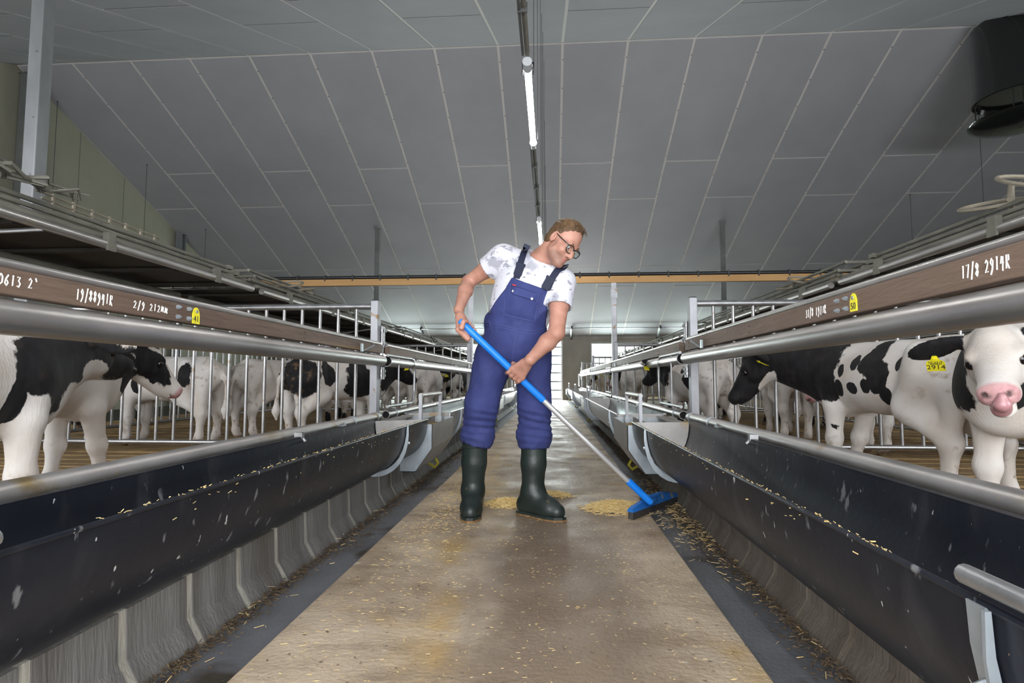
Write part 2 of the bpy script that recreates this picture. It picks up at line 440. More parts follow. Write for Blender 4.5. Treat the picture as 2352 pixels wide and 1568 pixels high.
# ceiling: insulation panels over pale seam profile, gable with its ridge across the aisle
bk = MB()
for y0, y1 in ((NEAR_Y - .2, RIDGE_Y), (RIDGE_Y, FAR_Y + .2)):
    z0, z1 = roof_z(y0), roof_z(y1)
    bk.add([(GX0, y0, z0), (GX1, y0, z0), (GX1, y1, z1), (GX0, y1, z1), (GX0, y0, z0 + .2), (GX1, y0, z0 + .2), (GX1, y1, z1 + .2), (GX0, y1, z1 + .2)],
           [(0, 1, 2, 3), (7, 6, 5, 4), (0, 4, 5, 1), (1, 5, 6, 2), (2, 6, 7, 3), (3, 7, 4, 0)])
ceiling = bk.build('ceiling', M_seam); tag(ceiling, kind='structure')
PW = 1.255
_pm = {}
def panel(x0, x1, ya, yb):
    g = 0.05; t = 0.012
    yc, xc = (ya + yb) / 2, (x0 + x1) / 2
    key = (round(x1 - x0, 3), round(yb - ya, 3), yc > RIDGE_Y)
    if key not in _pm:
        s = -PITCHT if yc > RIDGE_Y else PITCHT
        hx, hy = (x1 - x0) / 2 - g / 2, (yb - ya) / 2 - g / 2.4
        v = [(-hx, -hy, -hy * s), (hx, -hy, -hy * s), (hx, hy, hy * s), (-hx, hy, hy * s)]
        v = [(a, b, c - t) for a, b, c in v] + [(a, b, c + .003) for a, b, c in v]
        m = MB(); m.add(v, [(0, 1, 2, 3), (7, 6, 5, 4), (0, 4, 5, 1), (1, 5, 6, 2), (2, 6, 7, 3), (3, 7, 4, 0)])
        _pm[key] = m.mesh('ceiling_panel', M_panel)
    link('ceiling_panel', _pm[key], ceiling, (xc, yc, roof_z(yc)))
x = 0.25 - PW * 9; ci = 0
while x < GX1 - 0.02:
    x0, x1 = max(x, GX0 + .01), min(x + PW, GX1 - .01)
    ci += 1
    cuts = [RIDGE_Y + .012, 13.53, 17.62, FAR_Y] if ci % 2 == 0 else [RIDGE_Y + .012, 14.76, 18.70, FAR_Y]
    for a, b in zip(cuts[:-1], cuts[1:]): panel(x0, x1, a, b)
    cuts = [NEAR_Y, 2.3, 6.9, RIDGE_Y - .012] if ci % 2 else [NEAR_Y, 3.6, 8.1, RIDGE_Y - .012]
    for a, b in zip(cuts[:-1], cuts[1:]): panel(x0, x1, a, b)
    x += PW
sc = MB()
x = 0.25 - PW * 9
while x < 9.5:
    y = 10.9
    while y < 19:
        p = (x + .01, y, roof_z(y) - 0.003)
        sc.box(p, (.018, .018, .012)); y += 0.62
    x += PW
tag(sc.build('seam_screws', M_screw, ceiling), kind='stuff')

# gable walls
def gable(x, name, m):
    t = 0.2 if x > 0 else -0.2
    pr = [(NEAR_Y, -.02), (FAR_Y, -.02), (FAR_Y, EAVE + .02), (RIDGE_Y, RIDGE_Z + .02), (NEAR_Y, roof_z(NEAR_Y) + .02)]
    v = [(x, a, b) for a, b in pr] + [(x + t, a, b) for a, b in pr]
    g = MB(); g.add(v, [(0, 1, 2, 3, 4), (9, 8, 7, 6, 5)] + [(i, (i + 1) % 5, 5 + (i + 1) % 5, 5 + i) for i in range(5)])
    return tag(g.build(name, m), kind='structure')
wl = gable(GX0, 'wall_left', M_gable)
wr = gable(GX1, 'wall_right', M_gable)
jt = MB(); jme = None
for y in (12.2, 13.6, 16.9):
    j = MB(); j.bbox(GX0 - .01, GX0 + .004, y, y + .02, 0, roof_z(y)); j.build('wall_seam', mat('wall_seam', (0.16, 0.155, 0.12), 0.9) if 'wall_seam' not in MATS else MATS['wall_seam'], wl)
# eave walls with openings
def eave_wall(y0, y1, opens, name):
    e = MB(); xs = GX0
    for (a, b, z0, z1) in sorted(opens):
        e.bbox(xs, a, y0, y1, -.02, EAVE + .05)
        if z0 > 0: e.bbox(a, b, y0, y1, -.02, z0)
        e.bbox(a, b, y0, y1, z1, EAVE + .05)
        xs = b
    e.bbox(xs, GX1, y0, y1, -.02, EAVE + .05)
    return tag(e.build(name, M_wall), kind='structure')
DOOR = (-0.70, 0.45, 0.0, 2.41)
WIN = [(-3.82, -1.82, 1.28, 2.2), (1.54, 3.52, 1.28, 2.2), (4.6, 6.5, 1.28, 2.2), (-6.9, -4.9, 1.28, 2.2)]
eave_wall(FAR_Y, FAR_Y + .25, [DOOR] + WIN, 'wall_far')
eave_wall(NEAR_Y - .25, NEAR_Y, [(-1.7, 1.5, 0, 2.42), (-9, -3, 1.2, 2.3), (2.8, 8.8, 1.2, 2.3)], 'wall_near')
for i, (a, b, z0, z1) in enumerate(WIN):
    w = empty('window_%d' % (i + 1), ((a + b) / 2, FAR_Y, z0), kind='structure')
    w0 = (b - a) / 2; h = z1 - z0; t = .045
    fr = MB()
    fr.bbox(-w0, w0, .02, .10, 0, t); fr.bbox(-w0, w0, .02, .10, h - t, h)
    fr.bbox(-w0, -w0 + t, .02, .10, t, h - t); fr.bbox(w0 - t, w0, .02, .10, t, h - t)
    fr.build('window_frame', M_frame, w)
    mu = MB(); mu.bbox(-.025, .025, .025, .095, t, h - t); mu.build('mullion', M_frame, w)
    for q in (-1, 1):
        g = MB(); g.bbox(q * .025, q * (w0 - t), .055, .061, t, h - t); g.build('pane', M_glass, w)
    sl = MB(); sl.bbox(-w0 - .05, w0 + .05, -.05, .02, -.04, 0); sl.build('window_sill', M_frame, w)
a, b, z0, z1 = DOOR
d = empty('door_1', ((a + b) / 2, FAR_Y, 0), kind='structure'); w0 = (b - a) / 2
fr = MB(); fr.bbox(-w0, -w0 + .06, -.03, .1, 0, z1); fr.bbox(w0 - .06, w0, -.03, .1, 0, z1); fr.bbox(-w0, w0, -.03, .1, z1 - .06, z1); fr.build('door_frame', M_frame, d)
zz = 0.02
n = 7; ph = (z1 - .08) / n
for i in range(n):
    rl = MB(); rl.bbox(-w0 + .06, w0 - .06, .03, .07, zz + i * ph, zz + i * ph + .05); rl.build('door_rail', mat('door_rail', (0.16, 0.18, 0.21), 0.5) if 'door_rail' not in MATS else MATS['door_rail'], d)
    g = MB(); g.bbox(-w0 + .06, w0 - .06, .046, .052, zz + i * ph + .05, zz + (i + 1) * ph); g.build('pane', M_glass, d)
# vent rod and black brackets under the far eave
vr = MB(); vr.tube((-7, 21.2, 2.71), (7.2, 21.2, 2.71), 0.018, 8)
vo = vr.build('vent_rod', M_galv); tag(vo, 'thin steel rod running under the ceiling along the far wall', 'rod')
for i, (xx, lab) in enumerate(((-4.95, 'black sloping bracket under the far ceiling behind the left rack'), (0.78, 'black bracket under the far ceiling just right of the door'), (4.05, 'black sloping bracket under the far ceiling beside the right gate post'))):
    p = MB(); p.path([(xx, 21.25, 2.76), (xx, 21.9, 2.36)], 0.05, 4); p.box((xx, 21.2, 2.71), (.05, .08, .08))
    tag(p.build('vent_bracket', M_black), lab, 'bracket', 'vent brackets')
co = MB(); co.bbox(GX0 + .3, GX1 - .3, 21.95, 22.0, 2.36, 2.44)
tag(co.build('trim_1', M_wall), kind='structure')

# columns
def i_column(name, x, y, z0, z1, w, label, group=None, m=M_column):
    e = empty(name, (x, y, z0), 0, label, 'column', group)
    a = MB()
    a.box((0, -w / 2 + .006, (z1 - z0) / 2), (w, .012, z1 - z0)); a.box((0, w / 2 - .006, (z1 - z0) / 2), (w, .012, z1 - z0))
    a.build('flange', m, e)
    b = MB(); b.box((0, 0, (z1 - z0) / 2), (.010, w - .024, z1 - z0)); b.build('web', m, e)
    p = MB(); p.box((0, 0, .01), (w * 1.5, w * 1.5, .02)); p.build('base_plate', m, e)
    c = MB(); c.box((0, 0, z1 - z0 - .012), (w * 1.3, w * 1.3, .02)); c.build('head_plate', m, e)
    return e
def box_column(name, x, y, z0, z1, w, label, group=None, m=M_column):
    e = empty(name, (x, y, z0), 0, label, 'column', group)
    a = MB(); a.box((0, 0, (z1 - z0) / 2), (w, w, z1 - z0)); a.build('shaft', m, e, bevel=.012)
    p = MB(); p.box((0, 0, .01), (w * 1.5, w * 1.5, .02)); p.build('base_plate', m, e)
    c = MB(); c.box((0, 0, z1 - z0 - .01), (w * 1.25, w * 1.25, .02)); c.build('head_plate', m, e)
    for q in (.35, .8, 1.3, 1.9, 2.6):
        s = MB(); s.tube((w * .2, -w / 2 - .006, q + 1.4), (w * .2, -w / 2 + .002, q + 1.4), .012, 6); s.build('bolt', M_galv, e)
    return e
M_column_dark = mat('dark_column', (0.13, 0.14, 0.135), 0.7, 0.2, (0.20, 0.21, 0.20), 2.5, 6, (0.3, 0.7), coords='World')  # darker column grey, picked so the far columns stand out
box_column('steel_column', -5.33, 5.37, PEN_Z, roof_z(5.37) - .04, 0.145, 'thick galvanised roof column at the left edge above the pipe rack')
box_column('steel_column', -4.94, 15.7, PEN_Z, roof_z(15.7) - .03, 0.145, 'slim grey roof column behind the larch beam, left of the man', 'far roof columns', M_column_dark)
box_column('steel_column', 4.70, 15.7, PEN_Z, roof_z(15.7) - .03, 0.145, 'slim grey roof column behind the larch beam, right of the man', 'far roof columns', M_column_dark)
i_column('gable_column', GX0 + .16, 10.75, 0, roof_z(10.75) - .05, 0.26, 'dark bolted steel column against the gable wall at the far left edge', None, M_column_dark)
i_column('gable_column', GX0 + .12, 15.75, 0, roof_z(15.75) - .03, 0.2, 'pale short steel column under the sloping roof edge of the gable wall', None)

# cross beam over the aisle with a black pipe clipped on top
bx0, bx1 = -5.25, 5.15
e = empty('cross_beam', (0, 9.74, 2.43), 0, 'long orange larch beam crossing above the aisle with a black pipe on it', 'beam')
m = MB(); m.bbox(bx0, bx1, -.04, .04, 0, .115); m.build('timber', M_beam, e, bevel=.004)
m = MB(); m.tube((bx0, -.01, .147), (bx1, -.01, .147), .031, 12); m.build('black_pipe', M_black, e, smooth=True)
for i in range(21):
    c = MB(); xx = bx0 + .25 + i * .5
    c.bbox(xx - .012, xx + .012, -.052, -.03, .085, .19); c.bbox(xx - .012, xx + .012, -.05, .03, .176, .188)
    c.build('pipe_clip', M_black, e)
for s, xx, lab in ((-1, -1.365, 'tall square steel post carrying the beam beside the left feed fence'), (1, 1.05, 'tall square steel post carrying the beam beside the right feed fence')):
    e = empty('beam_post', (xx + s * .03, 9.74, PEN_Z - .04), 0, lab, 'post', 'beam posts')
    m = MB(); m.box((0, 0, (2.43 - PEN_Z + .04) / 2), (.085, .085, 2.43 - PEN_Z + .04)); m.build('shaft', M_postsq, e, bevel=.006)
    m = MB(); m.box((0, -.05, 2.12), (.11, .012, .16)); m.build('fixing_plate', M_postsq, e)

# fluorescent lamps in a line over the aisle
LX, LZ = -0.165, 3.10
def lamp(y, lab, near=False):
    e = empty('tube_lamp', (LX, y, LZ), 0, lab, 'lamp', 'tube lamps over the aisle')
    t = MB(); t.tube((0, .06, 0), (0, 1.46, 0), .026, 14); t.build('tube', M_lamp, e, smooth=True)
    for a, b in ((0, .10), (1.43, 1.52)):
        c = MB(); c.tube((0, a, 0), (0, b, 0), .036, 14); ce = c.build('end_cap', M_lampend, e, smooth=True)
    k = MB(); k.box((0, .12, .045), (.085, .03, .02)); k.box((-.04, .12, .01), (.008, .03, .08)); k.box((.04, .12, .01), (.008, .03, .08)); k.build('clip', M_black, e)
    k = MB(); k.tube((0, .0, .055), (0, 1.52, .055), .014, 8); k.build('back_bar', M_conduit, e)
    for yy in (.12, 1.4):
        w = MB(); w.tube((.045, yy, .02), (.045, yy, roof_z(y + yy) - LZ - .01), .0035, 5); w.build('hanging_wire', M_wire, e)
for i, y in enumerate((-0.07, 4.01, 8.09, 12.17, 16.25)):
    lamp(y, ['tube lamp hanging over the aisle entrance above the camera', 'bright tube lamp hanging above the man, nearest one in view', 'bright tube lamp hanging just behind the head of the man', 'tube lamp hanging beyond the larch beam', 'tube lamp hanging farthest down the aisle'][i])
for i, y in enumerate((1.47, 5.55, 9.63, 13.71)):
    e = empty('lamp_conduit', (LX, y, LZ + .055), 0, ['dusty conduit with cable leading to the nearest visible lamp', 'dusty conduit linking the two visible lamps', 'dusty conduit beyond the second lamp', 'dusty conduit at the far end of the lamps'][i], 'conduit')
    c = MB(); c.tube((0, 0, 0), (0, 2.52, 0), .019, 10); c.build('pipe', M_conduit, e, smooth=True)
    c = MB(); c.path([(-.03, .02, -.02), (-.034, .9, -.03), (-.03, 1.7, -.022), (-.03, 2.5, -.03)], .010, 6); c.build('cable', M_wire, e)
    for q in (.6, 1.3, 2.0):
        c = MB(); c.bbox(-.042, .024, q, q + .012, -.04, .024); c.build('cable_tie', M_wire, e)
    w = MB(); w.tube((.05, 1.26, 0), (.05, 1.26, roof_z(y + 1.26) - LZ - .07), .003, 5); w.build('hanging_wire', M_wire, e)
# thin wires hanging from the ceiling over the pens
for i, (px_, py_, Y, z) in enumerate(((137, 150, 11.4, 3.2), (338, 370, 13.2, 3.0), (473, 517, 15.6, 2.6), (2092, 482, 14.8, 2.4), (2250, 305, 12.2, 2.4))):
    p = at(px_, py_, Y); y = p.y
    w = MB(); w.tube((p.x, y, z), (p.x, y, roof_z(y) - .01), .006, 5); w.sphere((p.x, y, roof_z(y) - .02), .02, 8, 6)
    tag(w.build('ceiling_wire', M_wire), ['thin wire hanging before the gable wall beside the thick column', 'thin wire hanging at the cross seam near the gable wall', 'thin wire hanging above the left rack near the pale column', 'thin wire hanging above the right rack in mid length', 'thin wire hanging below the black ventilation fan'][i], 'wire', 'ceiling wires')
# ventilation chimney
e = empty('ventilation_fan', (8.24, 10.25, 5.32), 0, 'black round ventilation chimney with a disc plate under it, at the upper right', 'fan')
def lathe(prof, n=40):
    m = MB(); vs = []; fs = []
    for i, (r, z) in enumerate(prof):
        for j in range(n):
            a = 2 * math.pi * j / n; vs.append((r * math.cos(a), r * math.sin(a), z))
    for i in range(len(prof) - 1):
        for j in range(n):
            k = (j + 1) % n; fs.append((i * n + j, i * n + k, (i + 1) * n + k, (i + 1) * n + j))
    return m.add(vs, fs)
lathe([(.01, .47), (.60, .47), (.625, .38), (.65, .385), (.635, .53), (.62, .62), (.62, 1.75), (.60, 1.75), (.60, .62), (.01, .62)]).build('tube', M_fan, e, smooth=True)
lathe([(.01, -.14), (.35, -.12), (.62, -.06), (.72, -.02), (.735, .005), (.71, .025), (.4, .01), (.01, .01)]).build('disc', M_fan, e, smooth=True)
for j in range(4):
    a = R(45 + 90 * j)
    q = MB(); q.tube((.6 * math.cos(a), .6 * math.sin(a), -.03), (.6 * math.cos(a), .6 * math.sin(a), .45), .010, 6); q.build('hanger_rod', M_black, e)
# ================================================================== pens: fences, dividers, troughs, racks
SIDE = {-1: dict(x=-1.365, low=.476, big=.9185, top=1.051, rf=(-.877, .484), rb=(-1.262, .470), depth=.262, kerb=KERB_L),
        1: dict(x=1.05, low=.482, big=.933, top=1.077, rf=(.559, .470), rb=(.952, .474), depth=.272, kerb=KERB_R)}
SN = {-1: 'left', 1: 'right'}
BAYS = [(-.70, 4.43), (4.62, 9.65), (9.84, 14.87), (15.06, 20.09)]
ORD = ['nearest', 'second', 'third', 'farthest']

# stroke digits for the chalk marks: polylines in a unit box
STROKE = {'0': [[(.5, 1), (.15, .75), (.1, .3), (.4, 0), (.8, .2), (.85, .7), (.5, 1)]], '1': [[(.35, .9), (.5, 1), (.45, 0)]],
          '2': [[(.1, .8), (.4, 1), (.75, .8), (.55, .45), (.1, .05), (.85, .1)]], '3': [[(.1, .95), (.7, .95), (.4, .6), (.8, .35), (.5, 0), (.1, .1)]],
          '4': [[(.3, 1), (.1, .45), (.8, .5)], [(.65, .95), (.55, -.1)]], '6': [[(.75, 1), (.25, .6), (.1, .2), (.45, 0), (.75, .25), (.5, .5), (.15, .35)]],
          '7': [[(.1, .95), (.8, 1), (.4, -.05)]], '8': [[(.7, .85), (.4, 1), (.15, .8), (.7, .3), (.45, 0), (.1, .2), (.6, .6), (.7, .85)]],
          '9': [[(.75, .75), (.4, 1), (.15, .75), (.4, .5), (.75, .8), (.6, .2), (.2, -.2)]], '/': [[(.2, -.2), (.75, 1.2)]],
          'R': [[(.15, 0), (.2, 1)], [(.1, .95), (.7, .95), (.7, .6), (.2, .5), (.85, -.05)]], 'D': [[(.1, .9), (.2, 0), (.75, .3), (.7, .8), (.1, .95)]],
          'S': [[(.8, .9), (.3, 1), (.2, .65), (.7, .4), (.6, .05), (.1, .05)]], "'": [[(.3, 1.15), (.6, .8)]],
          '#': [[(.0, .1), (.2, .9), (.3, .2), (.5, .8), (.6, .1), (.8, .8), (.9, .1), (.2, .5), (.9, .6)]], '5': [[(.8, 1), (.25, 1), (.2, .55), (.7, .5), (.7, .1), (.15, .0)]]}
def chalk(text, parent, side, ya, yb, zc, h, seed=1, thick=.0018, name='chalk_marks'):
    """chalk text on the aisle face of a board from ya to yb (reads left to right from the aisle)"""
    rnd = random.Random(seed); mb = MB()
    n = len(text); dy = (yb - ya) / n
    for i, ch in enumerate(text):
        if ch == ' ': continue
        jz = rnd.uniform(-.08, .08)
        for st in STROKE[ch]:
            mb.path([(-side * .0245, ya + dy * (i + .12 + .76 * u + .06 * (v - .5)), zc + h * (v - .5 + jz)) for u, v in st], thick, 5)
    return mb.build(name, M_chalk, parent)

def text_mesh(txt, size, m, name='number', extrude=.0006):
    c = bpy.data.curves.new('tmp_text', 'FONT'); c.body = txt; c.size = size; c.extrude = extrude; c.align_x = 'CENTER'; c.align_y = 'CENTER'
    o = bpy.data.objects.new('tmp_text', c); COL.objects.link(o)
    dg = bpy.context.evaluated_depsgraph_get()
    me = bpy.data.meshes.new_from_object(o.evaluated_get(dg))
    bpy.data.objects.remove(o, do_unlink=True); bpy.data.curves.remove(c)
    me.name = name; me.materials.clear(); me.materials.append(m)
    return me
def basis(xa, ya):
    xa = Vector(xa).normalized(); ya = Vector(ya); ya = (ya - xa * ya.dot(xa)).normalized()
    za = xa.cross(ya)
    return Matrix((xa, ya, za)).transposed()
def plate(outline, t):
    """outline in (x, y), thickness t in z"""
    n = len(outline); m = MB()
    m.add([(a, b, 0) for a, b in outline] + [(a, b, t) for a, b in outline],
          [tuple(range(n - 1, -1, -1)), tuple(range(n, 2 * n))] + [(i, (i + 1) % n, n + (i + 1) % n, n + i) for i in range(n)])
    return m

def feed_fence(side, bi):
    S = SIDE[side]; x = S['x']; y0, y1 = BAYS[bi]; ai = -side
    e = empty('feed_fence', (x, y0, S['low']), 0, '%s section of the %s feed fence with three pipes and a hardwood board' % (ORD[bi], SN[side]), 'fence', 'feed fence sections')
    zl = 0.0; zb = S['big'] - S['low']; zt = S['top'] - S['low']; L = y1 - y0
    a = MB(); a.hollow((0, 0, zb), (0, L + .05, zb), .0455, .005, 28); a.build('neck_pipe', M_pipe, e, smooth=True)
    a = MB(); a.tube((0, .03, zb), (0, L - .05, zb), .039, 12); a.build('pipe_bore_shade', M_dark, e)
    a = MB(); a.tube((0, 0, zt), (0, L, zt), .0145, 12); a.build('top_rail', M_pipe, e, smooth=True)
    a = MB(); a.hollow((0, 0, zl), (0, L - .02, zl), .034, .004, 22); a.build('knee_pipe', M_lowpipe, e, smooth=True)
    a = MB(); a.tube((0, .03, zl), (0, L - .05, zl), .029, 10); a.build('pipe_bore_shade', M_dark, e)
    bt, bb = zt - .013, zb + .053
    a = MB(); a.bbox(side * .018, ai * .024, 0, L - .01, bb, bt); bd = a.build('board', M_board, e, bevel=.004)
    for q in (.25, L - .62, L - .10):
        c = MB(); c.hollow((0, q, zl), (0, q + .018, zl), .0385, .004, 22); c.build('collar', M_strap, e, smooth=True)
    c = MB(); c.path([(ai * .036, L - .95, zl), (ai * .05, L - .93, zl - .005), (ai * .05, L - .86, zl - .005), (ai * .036, L - .85, zl + .012)], .006, 6); c.build('hook_bolt', M_strap, e)
    c = MB(); c.box((ai * .032, L - .52, bb + .02), (.012, .03, .055)); c.path([(ai * .03, L - .50, bb - .005), (ai * .05, L - .30, bt - .02), (ai * .03, L - .27, bt)], .005, 6); c.build('latch', M_strap, e)
    for q in (.9, 1.9, 2.9, 3.7, L - .12):
        for dz in (-.016, .016):
            n = MB(); n.tube((ai * .023, q, (bb + bt) / 2 + dz), (ai * .028, q, (bb + bt) / 2 + dz), .005, 6); n.build('nail', M_screw, bd)
    return e, bd, bb, bt
FENCE = {}
for bi in range(4):
    for s in (-1, 1): FENCE[s, bi] = feed_fence(s, bi)
def board_tag(side, y, number):
    """four bolts and a yellow number tag on the board of the nearest section"""
    e, bd, bb, bt = FENCE[side, 0]; ai = -side; zc = (bb + bt) / 2; yy = y - e.location.y
    for dy in (-.105, -.045):
        for dz in (-.017, .018):
            p = (ai * .024, yy + ai * dy, zc + dz)
            b = MB(); b.tube(p, (ai * .033, p[1], p[2]), .0085, 6); b.tube(p, (ai * .040, p[1], p[2]), .004, 6); b.build('bolt', M_strap, e)
    ol = [(-.021, -.030), (.021, -.030), (.021, .006), (.017, .018), (.010, .028), (0, .032), (-.010, .028), (-.017, .018), (-.021, .006)]
    t = plate(ol, .003).build('number_tag', M_yellow, e)
    t['label'] = 'yellow plastic tag reading %s' % number
    t.location = (ai * .0245, yy, zc - .002); t.rotation_mode = 'QUATERNION'
    t.rotation_quaternion = basis((0, ai, 0), (0, 0, 1)).to_quaternion()
    link('digits', text_mesh(number, .032, M_ink), t, (0, -.013, .0034))
    k = MB(); k.tube((0, .016, .002), (0, .016, .007), .006, 10); k.build('rivet', M_strap, t)
def _yb(px, x, z):
    d = ray(px, 700.0); return x * d.y / d.x
yL = lambda px: _yb(px, -1.341, 1.0)
yR = lambda px: _yb(px, 1.026, 1.0)
board_tag(-1, yL(450), '41'); board_tag(1, yR(1962), '50')
for s, txt, pa, pb, dz, hs, sd in ((-1, "S 0613 2'", -40, 86, .004, .40, 2), (-1, '19/88941R', 172, 259, 0, .46, 3), (-1, '2/9 212##', 305, 386, 0, .36, 4),
                                   (1, '31/8 1977R', 1850, 1898, .0, .40, 5), (1, '17/8 2914R', 2212, 2328, .002, .40, 6)):
    e, bd, bb, bt = FENCE[s, 0]; f = yL if s < 0 else yR
    ya, yb = f(pa) - e.location.y, f(pb) - e.location.y; dy = (yb - ya) / len(txt); i0 = 0
    for w in txt.split(' '):
        chalk(w, bd, s, ya + dy * i0, ya + dy * (i0 + len(w)), (bb + bt) / 2 + dz, (bt - bb) * hs, sd + i0); i0 += len(w) + 1

# pen dividers: square double post at the aisle, pipe gate with upright bars running out into the pens
_bar = MB(); _bar.tube((0, 0, 0), (0, 0, 1.0), .0125, 10); BAR = _bar.mesh('bar', M_barpipe, True)
def divider(side, di):
    S = SIDE[side]; y = DIV_Y[di]; x = S['x'] + side * .05; zt = 1.40 - PEN_Z
    e = empty('pen_divider', (x, y + .03, PEN_Z), 0, '%s barred pipe divider between the %s pens with its square post' % (ORD[di], SN[side]), 'gate', 'pen dividers')
    L = (4.75 if side < 0 else 3.72) - abs(x) - .06
    p = MB(); p.box((0, 0, zt / 2), (.058, .058, zt)); p.build('post', M_postsq, e, bevel=.004)
    p = MB(); p.box((-side * .006, .062, zt / 2 - .01), (.034, .034, zt - .02)); p.build('side_post', M_postsq, e, bevel=.003)
    p = MB(); p.box((0, 0, zt + .003), (.05, .05, .008)); p.build('post_cap', M_cap, e)
    p = MB(); p.tube((side * .03, 0, zt - .045), (side * L, 0, zt - .045), .025, 14); p.build('top_bar', M_galv, e, smooth=True)
    p = MB(); p.tube((side * .03, 0, .10), (side * L, 0, .10), .02, 10); p.build('bottom_bar', M_barpipe, e, smooth=True)
    nb = int((L - .2) / .151) + 1
    for i in range(nb):
        b = link('bar', BAR, e, (side * (.155 + i * .151), 0, .10)); b.scale.z = zt - .155
    for z0, z1 in ((S['top'] - PEN_Z - .02, S['top'] - PEN_Z + .15), (S['big'] - PEN_Z - .15, S['big'] - PEN_Z - .05)):
        for yy in (.075, .125):
            h = MB(); h.tube((-side * .035, yy, z0), (-side * .035, yy, z1), .011, 10)
            h.tube((-side * .035, yy, z0 + .02), (-side * .035, yy, z0 + .04), .019, 10); h.tube((-side * .035, yy, z1 - .045), (-side * .035, yy, z1 - .025), .019, 10)
            h.build('hinge_pin', M_galv, e, smooth=True)
    zb = S['big'] - PEN_Z; zl = S['low'] - PEN_Z; xx = -side * .085
    lp = [(xx, .08, zb + .045), (xx, .86, zb + .045)]
    for a in range(1, 7):
        q = R(90 - a * 15); lp.append((xx, .86 + .13 * math.cos(q), zb + .045 - .13 + .13 * math.sin(q)))
    for a in range(0, 7):
        q = R(-a * 15); lp.append((xx, .86 + .13 * math.cos(q), zl + .20 + .13 * math.sin(q)))
    lp.append((xx, .08, zl + .07))
    l = MB(); l.path(lp, .0125, 10); l.build('loop_rail', M_galv, e, smooth=True)
    l = MB(); l.tube((xx, .42, zl + .07), (xx, .42, zb + .045), .008, 8); l.build('loop_bar', M_galv, e, smooth=True)
    return e
for di in range(4):
    for s in (-1, 1): divider(s, di)
# back fences along the pens
def back_fence(side, bi):
    x = side * (3.72 if side > 0 else 4.75); y0 = 0.3 if bi == 0 else DIV_Y[bi - 1]; y1 = DIV_Y[bi]
    e = empty('back_fence', (x, y0, PEN_Z), 0, '%s barred pipe fence along the back of the %s pens' % (ORD[bi], SN[side]), 'fence', 'back fences')
    L = y1 - y0
    for z, r in ((1.04, .02), (.10, .018)):
        p = MB(); p.tube((0, .12, z), (0, L - .12, z), r, 10); p.build('rail', M_barpipe, e, smooth=True)
    n = int(L / .16)
    for i in range(n):
        b = link('bar', BAR, e, (0, .16 + i * (L - .32) / (n - 1), .10)); b.scale.z = .94
    p = MB(); p.box((0, .11, .55), (.05, .05, 1.1)); p.build('post', M_postsq, e)
for bi in range(3):
    for s in (-1, 1): back_fence(s, bi)

